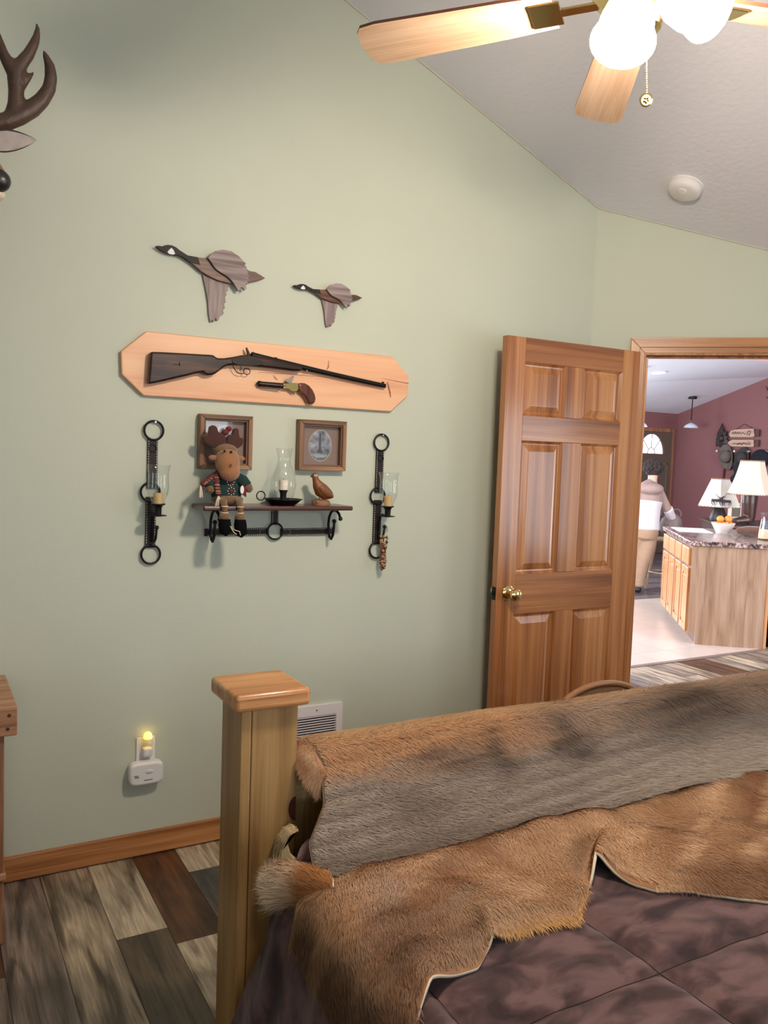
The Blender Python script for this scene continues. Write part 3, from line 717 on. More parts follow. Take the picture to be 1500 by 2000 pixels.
def picture(y0, y1, z0, z1, label, oval):
    r = empty('picture_frame', (0, (y0+y1)/2, z0), label, 'picture frame', 'square shadow-box frames')
    w, d = 0.017, 0.038
    mb = MB()
    def rail(P):
        mb2 = MB()
        return mb2
    sides = [((y0,z0),(y1,z0),(y1-w,z0+w),(y0+w,z0+w)), ((y1,z0),(y1,z1),(y1-w,z1-w),(y1-w,z0+w)), ((y1,z1),(y0,z1),(y0+w,z1-w),(y1-w,z1-w)), ((y0,z1),(y0,z0),(y0+w,z0+w),(y0+w,z1-w))]
    for i, s in enumerate(sides):
        q = MB().prism(list(s), 0.001, d, 'x')
        obj('frame_side', q, M_FRAME if i % 2 == 0 else M_FRAME_V, r, bevel=0.0025)
    li = 0.006
    mb = MB()
    for s in ((y0+w,z0+w,y1-w,z0+w+li),(y0+w,z1-w-li,y1-w,z1-w),(y0+w,z0+w+li,y0+w+li,z1-w-li),(y1-w-li,z0+w+li,y1-w,z1-w-li)): mb.box((0.004, s[0], s[1]), (0.031, s[2], s[3]))
    obj('inner_lip', mb, plain('inner_lip_wood', srgb(112,78,54), rough=0.6), r, bevel=0.001)
    a0, a1, b0, b1 = y0+w+li, y1-w-li, z0+w+li, z1-w-li
    obj('mat_board', MB().box((0.004, a0, b0), (0.008, a1, b1)), M_MAT, r)
    cy, cz = (a0+a1)/2, (b0+b1)/2
    ov = [(cy+0.047*math.cos(t), cz+0.059*math.sin(t)) for t in np.linspace(0, 2*PI, 40, endpoint=False)]
    ov2 = [(cy+0.050*math.cos(t), cz+0.062*math.sin(t)) for t in np.linspace(0, 2*PI, 40, endpoint=False)]
    obj('mat_bevel', MB().prism(ov2, 0.0078, 0.0084, 'x'), plain('pale_mat_bevel', srgb(190,172,160), rough=0.8), r)
    ph = obj('photograph', MB().prism(ov, 0.0082, 0.0089, 'x'), M_PHOTO, r)
    if oval:
        ph['label'] = 'oval grey photograph of a tower scene'
        mb = MB(); mb.prism([(cy-0.014,cz-0.03),(cy+0.012,cz-0.03),(cy+0.008,cz-0.018),(cy+0.004,cz-0.012),(cy+0.003,cz+0.05),(cy-0.006,cz+0.05),(cy-0.007,cz-0.012),(cy-0.012,cz-0.018)], 0.0088, 0.0091, 'x')
        obj('photo_tower', mb, plain('dark_photo_tone', srgb(58,58,72), rough=0.5), r)
        mb = MB(); mb.prism([(cy-0.036,cz-0.035),(cy+0.03,cz-0.036),(cy+0.02,cz-0.047),(cy-0.02,cz-0.047)], 0.0088, 0.0091, 'x')
        obj('photo_ground', mb, plain('pale_photo_tone', srgb(160,160,176), rough=0.5), r)
    obj('glass_pane', MB().add([(0.012,a0,b0),(0.012,a1,b0),(0.012,a1,b1),(0.012,a0,b1)], [(0,1,2,3)]), M_PANE, r)
    return r
picture(0.897, 1.098, 1.424, 1.624, 'square barnwood frame partly hidden behind the stuffed moose', False)
picture(1.287, 1.490, 1.428, 1.624, 'square barnwood frame with an oval photograph above the bird figurine', True)

# --- leather and iron shelf
M_SHELF = wood('dark_cherry_shelf', (srgb(44,20,17), srgb(74,35,29), srgb(98,52,42)), 'y', long=1.5, across=30, rough=0.3, coat=0.3)
SZ = 1.297
sh = empty('wall_shelf', (0, 1.175, SZ), 'dark red-brown shelf on black iron hooks and leather belt', 'shelf')
obj('shelf_board', MB().box((0.001, 0.880, SZ-0.017), (0.152, 1.470, SZ)), M_SHELF, sh, bevel=0.005, bseg=2)
def hook_path(y):
    pts = [(0.066,1.232),(0.064,1.205),(0.058,1.176),(0.043,1.159),(0.028,1.165),(0.018,1.188),(0.014,1.215),(0.019,1.243),(0.034,1.264),(0.058,1.275),(0.085,1.274),(0.106,1.264),(0.120,1.246)]
    sm = []
    for i in range(len(pts)-1):
        for t in (0, 0.5): sm.append((pts[i][0]+(pts[i+1][0]-pts[i][0])*t, y, pts[i][1]+(pts[i+1][1]-pts[i][1])*t))
    sm.append((pts[-1][0], y, pts[-1][1]))
    return sm
for y in (0.950, 1.432):
    hp = hook_path(y)
    obj('iron_hook', MB().tube(hp, 0.0052, 10).ball(hp[0], 0.0085, 12, 8).ball(hp[-1], 0.0085, 12, 8), M_IRON, sh, smooth=True, angle=180)
ry, rz = 1.207, 1.190
obj('iron_ring', MB().ring((0.012, ry, rz), (1,0,0), 0.031, 0.0038), M_IRON, sh, smooth=True)
obj('belt', MB().box((0.003, 0.93, 1.175), (0.009, ry-0.024, 1.203)).box((0.003, ry+0.024, 1.172), (0.009, 1.462, 1.200)).box((0.003, ry-0.014, 1.215), (0.010, ry+0.014, SZ-0.017)), M_LEATHER, sh, bevel=0.0015)
mb = MB()
def dashes(mb, a, b_, x, n, wdt=0.0009):
    a = Vector(a); b_ = Vector(b_)
    for i in range(n):
        p = a+(b_-a)*((i+0.2)/n); q = a+(b_-a)*((i+0.75)/n)
        t = (q-p).normalized(); s = Vector((-t.y, t.x))*wdt
        mb.add([(x, p.x-s.x, p.y-s.y), (x, q.x-s.x, q.y-s.y), (x, q.x+s.x, q.y+s.y), (x, p.x+s.x, p.y+s.y)], [(0,1,2,3)])
    return mb
def stitched(parent, *a):
    obj('stitching', dashes(MB(), *a), M_STITCH, parent)
for (ya, yb, dz) in ((0.94, 1.18, 0.0), (1.234, 1.458, -0.003)):
    for zz in (1.178, 1.200): stitched(sh, (ya, zz+dz), (yb, zz+dz), 0.0094, 30)
def u_stitch(mb, yc, s, zc=1.188, r=0.010):
    pts = [(yc+s*r*math.cos(t), zc+r*math.sin(t)) for t in np.linspace(PI/2, 3*PI/2, 12)]
    for p, q in zip(pts[::2], pts[1::2]): dashes(mb, p, q, 0.0094, 1)
for a_ in ((1.155, 1), (1.262, -1, 1.185), (1.44, 1, 1.185)):
    mb = MB(); u_stitch(mb, *a_); obj('stitching', mb, M_STITCH, sh)
for y in (ry-0.011, ry+0.011): stitched(sh, (y, 1.22), (y, SZ-0.02), 0.0104, 8)

# --- a pair of leather-strap candle sconces
M_WAX = plain('ivory_wax', srgb(214,180,128), rough=0.5, sss=0.3)
M_WAXW = plain('white_wax', srgb(236,222,206), rough=0.5, sss=0.3)
GLASS_PROF = [(0.0225,0.0),(0.0235,0.012),(0.031,0.026),(0.0365,0.045),(0.0375,0.062),(0.036,0.085),(0.036,0.105),(0.0385,0.122),(0.0435,0.136)]
def sconce(dy, dz, label):
    def P(x, y, z): return (x, y+dy, z+dz)
    r = empty('candle_sconce', P(0, 0.737, 1.10), label, 'candle sconce', 'leather strap candle sconces')
    obj('strap', MB().box(P(0.003, 0.717, 1.350), P(0.010, 0.753, 1.527)).box(P(0.003, 0.714, 1.137), P(0.010, 0.750, 1.320)), M_LEATHER, r, bevel=0.002)
    for y in (0.7205, 0.7495): stitched(r, (y+dy, 1.36+dz), (y+dy, 1.522+dz), 0.0104, 18)
    for y in (0.7175, 0.7465): stitched(r, (y+dy, 1.142+dz), (y+dy, 1.312+dz), 0.0104, 18)
    stitched(r, (0.7205+dy, 1.522+dz), (0.7495+dy, 1.522+dz), 0.0104, 4)
    for (y, z) in ((0.737, 1.556), (0.728, 1.337), (0.733, 1.114)):
        obj('iron_ring', MB().ring(P(0.012, y, z), (1,0,0), 0.0335, 0.0042), M_IRON, r, smooth=True)
    obj('strap_loop', MB().ring(P(0.012, 0.735, 1.493), (1,0,0), 0.0125, 0.0022, 20, 6), M_IRON, r, smooth=True)
    arm = [(0.012,0.738,1.16),(0.017,0.738,1.19),(0.016,0.738,1.225),(0.022,0.738,1.252),(0.040,0.7385,1.262),(0.062,0.739,1.258),(0.078,0.739,1.262)]
    obj('arm', MB().tube([P(*p) for p in arm], 0.0052, 10), M_IRON, r, smooth=True, angle=180)
    hk = [(0.012,0.736,1.185),(0.022,0.737,1.165),(0.036,0.739,1.162),(0.047,0.741,1.175),(0.050,0.742,1.196),(0.052,0.743,1.212)]
    obj('iron_hook', MB().tube([P(*p) for p in hk], 0.0045, 10).ball(P(0.052,0.743,1.214), 0.0078, 12, 8), M_IRON, r, smooth=True, angle=180)
    obj('candle_cup', MB().lathe(P(0.08,0.739,1.255), [(0.0,0),(0.006,0),(0.030,0.003),(0.030,0.0055),(0.012,0.008),(0.0125,0.03),(0.016,0.038),(0.0255,0.043),(0.0255,0.0455),(0.0,0.0455)], 24), M_IRON, r, smooth=True)
    g = obj('glass_shade', MB().lathe(P(0.08,0.739,1.3005), GLASS_PROF, 32), M_GLASS, r, smooth=True, angle=180); g['label'] = 'clear flared glass shade'
    return r
def candle(c, rad, h, mat, label):
    r = empty('candle', c, label, 'candle', 'candles on the wall and shelf')
    obj('wax', MB().lathe(c, [(0.0,0.0),(rad,0.0),(rad,h*0.96),(rad*0.9,h),(rad*0.4,h*0.93),(0.0,h*0.93)], 22), mat, r, smooth=True)
    obj('wick', MB().tube([(c[0],c[1],c[2]+h*0.92),(c[0]+0.001,c[1]+0.001,c[2]+h+0.006)], 0.0009, 6), M_DARK, r)
    return r
sconce(0, 0, 'candle sconce on a leather strap left of the shelf')
candle((0.08,0.739,1.3010), 0.0165, 0.037, M_WAX, 'short ivory candle in the left glass sconce')
DYR, DZR = 0.925, -0.008
sconce(DYR, DZR, 'candle sconce on a leather strap right of the shelf, berries hanging below')
candle((0.08,0.739+DYR,1.3010+DZR), 0.0165, 0.040, M_WAX, 'ivory candle in the right glass sconce')
for (y, z, which) in ((0.739, 1.5868, 'left'), (0.739+DYR, 1.5868+DZR, 'right')):
    obj('nail', MB().tube([(0.0, y+0.003, z-0.001), (0.016, y+0.003, z-0.0005)], 0.0016, 8).lathe((0.0155, y+0.003, z-0.0005), [(0,0),(0.0035,0),(0.0035,0.0015),(0,0.0015)], 12, axis=(1,0,0)), M_STEEL, origin=(0, y, z))
    tag(bpy.data.objects['nail' if which == 'left' else 'nail.001'], 'small steel nail holding up the %s candle sconce' % which, 'nail', 'sconce nails')
# dried berry garland hanging from the right sconce
rnd = random.Random(3)
bg_ = empty('dried_berry_bunch', (0.05, 1.668, 1.17), 'bunch of dried red-brown berries hanging under the right sconce', 'dried flowers')
mb1, mb2 = MB(), MB()
stem = [(0.050,1.668,1.172),(0.046,1.667,1.13),(0.044,1.669,1.08),(0.044,1.671,1.035)]
obj('stem', MB().tube(stem, 0.003, 8), plain('dry_stem', srgb(96,66,44), rough=0.8), bg_, smooth=True)
for i in range(150):
    t = rnd.random(); z = 1.168-0.142*t; rad = 0.0125-0.005*t+0.0025*math.sin(t*11)
    a = rnd.uniform(0, 2*PI); p = (0.046+rad*math.cos(a), 1.669+rad*math.sin(a)*1.1, z)
    (mb1 if rnd.random() < 0.6 else mb2).ball(p, rnd.uniform(0.0035, 0.0055), 7, 5)
obj('berries', mb1, plain('dried_red_berry', srgb(112,62,46), rough=0.6), bg_, smooth=True)
obj('husks', mb2, plain('dried_tan_husk', srgb(178,148,108), rough=0.8), bg_, smooth=True)

# --- hurricane candle lamp on the shelf
hl = empty('hurricane_lamp', (0.085, 1.206, SZ), 'hurricane candle lamp with a black pan and tall glass chimney on the shelf', 'candle lamp')
obj('pan', MB().lathe((0.085,1.206,SZ), [(0.0,0.0),(0.044,0.0),(0.050,0.004),(0.070,0.021),(0.074,0.022),(0.074,0.0235),(0.069,0.0235),(0.048,0.006),(0.0,0.005)], 36), M_IRON, hl, smooth=True)
obj('finger_ring', MB().ring((0.085,1.117,SZ+0.034), (1,0.0,0), 0.0165, 0.0023, 24, 8), M_IRON, hl, smooth=True)
obj('candle_socket', MB().lathe((0.085,1.206,SZ+0.005), [(0.0,0.0),(0.016,0.0),(0.012,0.008),(0.012,0.036),(0.017,0.050),(0.0185,0.052),(0.0,0.052)], 24), M_IRON, hl, smooth=True)
g = obj('chimney', MB().lathe((0.085,1.206,SZ+0.006), [(0.030,0.0),(0.033,0.01),(0.043,0.038),(0.0485,0.068),(0.046,0.095),(0.036,0.125),(0.0255,0.150),(0.0235,0.165),(0.026,0.185),(0.033,0.207)], 36), M_GLASS, hl, smooth=True, angle=180); g['label'] = 'clear glass chimney'
candle((0.085,1.206,SZ+0.057), 0.0175, 0.037, M_WAXW, 'short white candle inside the hurricane lamp on the shelf')

# --- bird figurine
M_BIRD = plain('brown_resin_feathers', srgb(122,72,34), rough=0.4, noise=0.55, nscale=140, bump=0.4, bscale=150)
bf = empty('bird_figurine', (0.09, 1.362, SZ), 'brown carved partridge figurine at the right end of the shelf', 'figurine')
mb = MB(); rb = random.Random(9)
mb.lathe((0.09,1.363,SZ), [(0.0,0.0),(0.036,0.0),(0.037,0.008),(0.032,0.017),(0.02,0.022),(0.0,0.022)], 18, sx=0.8)
for i in range(14): mb.ball((0.09+rb.uniform(-0.02,0.02), 1.363+rb.uniform(-0.027,0.027), SZ+rb.uniform(0.008,0.018)), rb.uniform(0.006,0.010), 8, 6)
obj('base', mb, plain('mossy_resin_base', srgb(128,92,62), rough=0.6, noise=0.35, nscale=70), bf, smooth=True)
mb = MB()
mb.tube([(0.09,1.333,SZ+0.109),(0.09,1.336,SZ+0.096),(0.09,1.345,SZ+0.078),(0.09,1.360,SZ+0.058),(0.09,1.380,SZ+0.045),(0.09,1.398,SZ+0.037),(0.09,1.412,SZ+0.032)], [0.012,0.013,0.021,0.029,0.026,0.016,0.006], 16)
mb.ball((0.09,1.332,SZ+0.113), (0.0125,0.0145,0.0125), 14, 10)
obj('body', mb, M_BIRD, bf, remesh=0.0025)
for s in (-1, 1):
    obj('wing', MB().ball((0.09+s*0.023,1.371,SZ+0.054), (0.007,0.033,0.017), 16, 10, Matrix.Rotation(-0.55, 3, 'X')), plain('dark_resin_wing', srgb(112,66,32), rough=0.45, noise=0.45, nscale=160), bf, smooth=True)
obj('beak', MB().tube([(0.09,1.321,SZ+0.111),(0.09,1.313,SZ+0.108)], [0.0045,0.001], 8), plain('dark_beak', srgb(70,44,30), rough=0.4), bf, smooth=True)
obj('face_patch', MB().ball((0.0975,1.332,SZ+0.114), (0.0062,0.0085,0.0055), 12, 8), plain('cream_feathers', srgb(226,206,186), rough=0.6), bf, smooth=True)
obj('eye', MB().ball((0.1035,1.330,SZ+0.1155), 0.0022, 8, 6), M_DARK, bf, smooth=True)
for y in (1.352, 1.368): obj('leg', MB().tube([(0.094,y,SZ+0.018),(0.094,y+0.003,SZ+0.036)], 0.0035, 8), M_BIRD, bf, smooth=True)

# --- stuffed moose sitting on the shelf
M_PLUSH = plain('tan_plush', srgb(150,102,66), rough=0.95, sheen=0.4, noise=0.15, nscale=120, bump=0.5, bscale=420)
M_PLUSHD = plain('brown_plush', srgb(116,84,50), rough=0.95, sheen=0.4, noise=0.3, nscale=90, bump=0.7, bscale=300)
M_ANT = plain('brown_felt_antlers', srgb(66,33,27), rough=0.9, sheen=0.2, noise=0.12, nscale=60)
M_SWEAT = plain('green_knit', srgb(28,54,52), rough=0.95, noise=0.3, nscale=160, bump=0.8, bscale=380)
M_BOOT = plain('black_felt_boots', srgb(10,10,12), rough=0.95, spec=0.1)
M_YARN = plain('cream_yarn', srgb(224,204,178), rough=0.9)
M_RBEAD = plain('dark_red_knit', srgb(104,34,36), rough=0.9)
mo = empty('stuffed_moose', (0.10, 0.98, SZ), 'stuffed moose toy in a green sweater sitting on the shelf edge', 'stuffed toy')
bz = SZ
mb = MB().ball((0.082,0.985,bz+0.047), (0.040,0.058,0.048), 20, 14).ball((0.082,0.982,bz+0.085), (0.034,0.045,0.036), 18, 12)
obj('sweater', mb, M_SWEAT, mo, remesh=0.004)
obj('body', MB().ball((0.090,0.987,bz+0.020), (0.046,0.058,0.021), 20, 12), M_PLUSHD, mo, smooth=True)
mb = MB().tube([(0.098,0.977,bz+0.184),(0.106,0.977,bz+0.164),(0.118,0.978,bz+0.138),(0.126,0.979,bz+0.118)], [0.040,0.045,0.043,0.034], 20)
mb.ball((0.127,0.980,bz+0.120), (0.033,0.038,0.033), 18, 12)
obj('head', mb, M_PLUSH, mo, remesh=0.004)
obj('cap', MB().ball((0.080,0.977,bz+0.203), (0.044,0.046,0.024), 18, 10, Matrix.Rotation(0.35, 3, 'Y')), M_PLUSHD, mo, smooth=True)
for s, y in ((-1, 0.927), (1, 1.026)):
    e = MB().ball((0.105,y,bz+0.170), (0.008,0.019,0.010), 14, 8)
    obj('ear', e, M_PLUSH, mo, smooth=True)
for (y, z) in [(0.9525,1.4937),(0.9770,1.4917)]: obj('eye', MB().ball((0.1455, y+0.001, z-0.002), 0.0048, 10, 8), M_DARK, mo, smooth=True)
obj('nose_stitch', MB().tube([(0.164,0.972,bz+0.150),(0.1645,0.972,bz+0.141)], 0.0022, 6), plain('brown_thread', srgb(84,48,30), rough=0.9), mo)
antl = [(0.968,0.205),(0.945,0.203),(0.915,0.212),(0.896,0.222),(0.886,0.238),(0.892,0.252),(0.906,0.250),(0.912,0.262),(0.914,0.280),(0.926,0.287),(0.940,0.282),(0.945,0.268),(0.950,0.258),(0.962,0.262),(0.972,0.250),(0.978,0.228)]
def antler(pts, nm):
    return obj(nm, MB().prism([(p[0], bz+p[1]) for p in pts], 0.074, 0.098, 'x'), M_ANT, mo, bevel=0.009, bseg=3, smooth=True, angle=180)
antler(antl, 'antler')
antler([(2*0.977-p[0]*0.96-0.039 if False else 0.977+(0.977-p[0])*0.72, p[1]-0.006) for p in antl], 'antler')
obj('antler_bow', MB().ball((0.092,0.972,bz+0.262), (0.012,0.014,0.011), 12, 8).ball((0.092,0.985,bz+0.275), (0.010,0.012,0.010), 12, 8), M_RBEAD, mo, smooth=True)
def limb(name, pts, rad, m): return obj(name, MB().tube(pts, rad, 12), m, mo, smooth=True, angle=180)
limb('arm', [(0.085,0.945,bz+0.10),(0.098,0.922,bz+0.085),(0.112,0.912,bz+0.066)], [0.020,0.022,0.018], M_SWEAT)
limb('arm', [(0.085,1.020,bz+0.10),(0.098,1.042,bz+0.088),(0.110,1.054,bz+0.072)], [0.020,0.022,0.018], M_SWEAT)
limb('hand', [(0.113,0.912,bz+0.064),(0.118,0.915,bz+0.050)], [0.016,0.014], M_PLUSHD)
limb('hand', [(0.112,1.056,bz+0.070),(0.118,1.060,bz+0.054)], [0.016,0.014], M_PLUSHD)
for (y, zt, zb) in ((0.953, bz+0.012, 1.182), (1.011, bz+0.010, 1.176)):
    limb('leg', [(0.120,y+0.004,zt+0.006),(0.148,y,zt+0.004),(0.160,y,zt-0.012),(0.163,y,zt-0.038)], [0.013,0.0135,0.011,0.009], M_PLUSHD)
    obj('leg_band', MB().ring((0.161,y,zt-0.012), (0,0,1), 0.0115, 0.002, 18, 6).ring((0.163,y,zt-0.034), (0,0,1), 0.0115, 0.002, 18, 6), M_YARN, mo, smooth=True)
    limb('boot_cuff', [(0.163,y,zt-0.040),(0.163,y,zt-0.056)], [0.018,0.021], M_PLUSHD)
    limb('boot', [(0.163,y,zt-0.052),(0.165,y,zt-0.075),(0.172,y+0.002,zb+0.022)], [0.0195,0.023,0.022], M_BOOT)
obj('bootlace', MB().tube([(0.186,0.966,1.228),(0.188,0.985,1.214),(0.19,1.0,1.210),(0.19,1.004,1.196)], 0.0014, 6).tube([(0.187,0.97,1.222),(0.190,0.98,1.206),(0.19,0.99,1.20)], 0.0014, 6), M_YARN, mo)
# scarf with knit bands and tassels
mbk = MB(); mbr = MB()
sc1 = [(0.075,0.952,bz+0.118),(0.105,0.940,bz+0.105),(0.122,0.935,bz+0.080),(0.130,0.936,bz+0.055),(0.136,0.938,bz+0.040)]
sc2 = [(0.085,0.948,bz+0.112),(0.105,0.920,bz+0.098),(0.118,0.898,bz+0.085),(0.124,0.882,bz+0.074)]
for sc in (sc1, sc2):
    mbk.tube(sc, 0.0095, 10)
    for i in range(len(sc)-1):
        for t in (0.25, 0.7):
            p = Vector(sc[i])+(Vector(sc[i+1])-Vector(sc[i]))*t
            mbr.ball(tuple(p), (0.0108,0.0108,0.0062) if t < 0.5 else (0.0105,0.0105,0.005), 10, 6)
obj('scarf', mbk, M_RBEAD, mo, smooth=True, angle=180)
obj('scarf_pattern', mbr, plain('cream_green_knit', srgb(150,132,100), rough=0.9, noise=0.5, nscale=240), mo, smooth=True)
rb = random.Random(2)
for (c, sp) in (((0.136,0.938,bz+0.036), 0.012), ((0.125,0.876,bz+0.070), 0.007)):
    mb = MB()
    for i in range(12):
        a = rb.uniform(-1, 1)*sp; d = rb.uniform(-0.006, 0.006)
        mb.tube([c, (c[0]+d, c[1]+a*0.7, c[2]-0.02), (c[0]+d+0.002, c[1]+a, c[2]-0.036-rb.uniform(0,0.006))], 0.0019, 6)
    obj('tassel', mb, M_YARN, mo, smooth=True)
fl = MB(); flr = MB()
for (cy, cz, R) in ((0.990, bz+0.052, 0.013), (0.988, bz+0.084, 0.012)):
    flr.ball((0.1225 if cz < bz+0.07 else 0.1165, cy, cz), (0.003, 0.008, 0.008), 12, 8)
    for k in range(8): fl.ball((0.1225 if cz < bz+0.07 else 0.1165, cy+R*math.cos(k*PI/4), cz+R*math.sin(k*PI/4)), (0.0022,0.0024,0.0024), 8, 6)
obj('sweater_flower', flr, M_RBEAD, mo, smooth=True); obj('flower_petals', fl, M_YARN, mo, smooth=True)
obj('heart_tag', MB().prism([(1.030,bz+0.078),(1.045,bz+0.062),(1.046,bz+0.030),(1.028,bz+0.042),(1.020,bz+0.062)], 0.124, 0.1265, 'x'), M_RBEAD, mo, bevel=0.001)
obj('hang_tag', MB().prism([(1.028+0.007*math.cos(t), bz+0.058+0.015*math.sin(t)) for t in np.linspace(0,2*PI,16,endpoint=False)], 0.128, 0.129, 'x'), M_WHITE, mo)

# --- outlet, night light, carbon monoxide alarm, wall heater grille
po = empty('outlet_plate', (0, 0.728, 0.39), 'white wall outlet plate behind the night light', 'outlet')
obj('plate', MB().box((0.0, 0.694, 0.330), (0.006, 0.762, 0.444)), M_WHITE, po, bevel=0.002)
for z in (0.366, 0.408):
    obj('receptacle', MB().lathe((0.0058, 0.728, z), [(0,0),(0.0165,0),(0.0165,0.002),(0,0.002)], 20, axis=(1,0,0)), plain('receptacle_plastic', srgb(210,206,204), rough=0.4), po)
nl = empty('night_light', (0.0062, 0.730, 0.39), 'glowing amber night light plugged into the outlet', 'night light')
obj('housing', MB().box((0.0085, 0.712, 0.378), (0.036, 0.748, 0.412)), M_WHITE, nl, bevel=0.008, bseg=3)
g = obj('shade', MB().lathe((0.026, 0.730, 0.412), [(0.0125,0.0),(0.0165,0.006),(0.0175,0.022),(0.0165,0.036)], 20), M_GLASS, nl, smooth=True)
bu = obj('bulb', MB().lathe((0.026, 0.730, 0.446), [(0.0155,0.0),(0.016,0.006),(0.013,0.016),(0.008,0.022),(0.0,0.024)], 18), emit('amber_glow', (1.0, 0.62, 0.03, 1), 3.0), nl, smooth=True); bu['label'] = 'glowing yellow bulb'
al = empty('carbon_monoxide_alarm', (0.0, 0.722, 0.28), 'white rounded plug-in alarm below the night light', 'alarm')
def sup(cy, cz, a, b_, n, e=0.45):
    out = []
    for i in range(n):
        t = 2*PI*i/n; c, s = math.cos(t), math.sin(t)
        out.append((cy+a*math.copysign(abs(c)**e, c), cz+b_*math.copysign(abs(s)**e, s)))
    return out
obj('case', MB().prism(sup(0.7235, 0.322, 0.061, 0.042, 40), 0.0065, 0.048, 'x'), M_WHITE, al, bevel=0.009, bseg=3, smooth=True, angle=60)
obj('test_button', MB().ball((0.048, 0.733, 0.330), (0.003,0.015,0.008), 16, 8), plain('button_plastic', srgb(214,210,210), rough=0.35), al, smooth=True)
obj('sound_slot', MB().box((0.0478,0.678,0.318),(0.0486,0.694,0.3205)).box((0.0478,0.680,0.3125),(0.0486,0.696,0.315)), M_DARK, al)
obj('printed_name', MB().box((0.0478,0.713,0.298),(0.0484,0.744,0.302)), plain('grey_print', srgb(130,126,130), rough=0.6), al)
vt = empty('heater_grille', (0, 1.41, 0.17), 'white louvred wall heater grille behind the bed post', 'vent')
M_VENT = plain('white_enamel', srgb(228,220,224), rough=0.35)
mb = MB(); y0, y1, z0, z1 = 1.290, 1.522, 0.165, 0.483
ins = (1.318, 1.494, 0.195, 0.441)
for q in ((y0,z0,y1,ins[2]),(y0,ins[3],y1,z1),(y0,ins[2],ins[0],ins[3]),(ins[1],ins[2],y1,ins[3])): mb.box((0.0, q[0], q[1]), (0.016, q[2], q[3]))
obj('frame', mb, M_VENT, vt)
obj('backing', MB().box((0.0005, ins[0], ins[2]), (0.002, ins[1], ins[3])), M_DARK, vt)
nsl = 24
for k in range(nsl):
    z = ins[2]+(ins[3]-ins[2])*(k+0.5)/nsl
    obj('slat', MB().obox((0.009, ins[0], z-0.0022), (0, ins[1]-ins[0], 0), (0.005, 0, 0.0006), (0, 0, 0.0044)), M_VENT, vt)
obj('screw', MB().lathe((0.016, 1.405, 0.463), [(0,0),(0.003,0),(0.003,0.001),(0,0.001)], 10, axis=(1,0,0)), M_DARK, vt)

# --- deer head mount at the left edge
M_HIDE = plain('grey_brown_deer_hair', srgb(116,92,72), rough=0.9, sheen=0.2, noise=0.3, nscale=60, bump=0.5, bscale=220)
M_ANTLER = plain('antler_bone', srgb(68,47,35), rough=0.5, noise=0.5, nscale=22, bump=0.5, bscale=70)
DYC = 0.150
dm = empty('deer_mount', (0, DYC, 2.1), 'mounted buck deer head with dark antlers at the left edge', 'deer mount')
mb = MB()
mb.tube([(0.002,DYC-0.20,1.97),(0.08,DYC-0.18,2.03),(0.17,DYC-0.13,2.13),(0.26,DYC-0.09,2.23),(0.33,DYC-0.055,2.30)], [0.150,0.135,0.105,0.085,0.075], 22)
mb.tube([(0.30,DYC-0.045,2.325),(0.38,DYC-0.04,2.315),(0.46,DYC-0.025,2.265),(0.54,DYC+0.0,2.21),(0.60,DYC+0.025,2.168)], [0.080,0.078,0.062,0.045,0.036], 20)
obj('head', mb, M_HIDE, dm, remesh=0.009)
obj('nose', MB().ball((0.612,DYC+0.032,2.160), (0.030,0.034,0.030), 18, 12), plain('black_nose', srgb(24,20,22), rough=0.35), dm, smooth=True)
obj('chin', MB().ball((0.590,DYC+0.026,2.130), (0.032,0.028,0.018), 16, 10), plain('white_chin_hair', srgb(206,190,174), rough=0.9), dm, smooth=True)
for s in (-1, 1):
    obj('eye', MB().ball((0.43,DYC-0.035+s*0.060,2.305), 0.013, 12, 8), plain('glass_eye', srgb(30,18,12), rough=0.1), dm, smooth=True)
    ear = [(0.165*t, 0.030*math.sin(PI*t**0.8)**0.8) for t in np.linspace(0, 1, 15)] + [(0.165*t, -0.030*math.sin(PI*t**0.8)**0.8) for t in np.linspace(1, 0, 15)[1:-1]]
    E1, E2 = MB(), MB()
    c0 = Vector((0.305, DYC-0.012+s*0.040, 2.348))
    ax = Vector((0.02, s*0.95, 0.22)).normalized(); up = Vector((0.35, -s*0.22, 0.92)); up = (up-ax*up.dot(ax)).normalized(); nr = ax.cross(up)*s
    def earpts(off, sc): return [tuple(c0+ax*(p[0]*0.95-0.02)+up*p[1]*sc*1.05+nr*(off - 0.25*abs(p[1]))) for p in ear]
    f_ = earpts(0.004, 0.86); b_ = earpts(-0.008, 1.0)
    n = len(ear)
    E1.add(b_ + earpts(0.0, 1.0), [tuple(range(n)), ] + [(i, (i+1) % n, n+(i+1) % n, n+i) for i in range(n)])
    o = obj('ear', E1, plain('dark_ear_back', srgb(74,58,50), rough=0.9, noise=0.3), dm, smooth=True)
    obj('inner_ear', MB().add(f_, [tuple(range(n))]), plain('pale_inner_ear', srgb(180,168,162), rough=0.9, noise=0.35, nscale=30), o if False else dm)
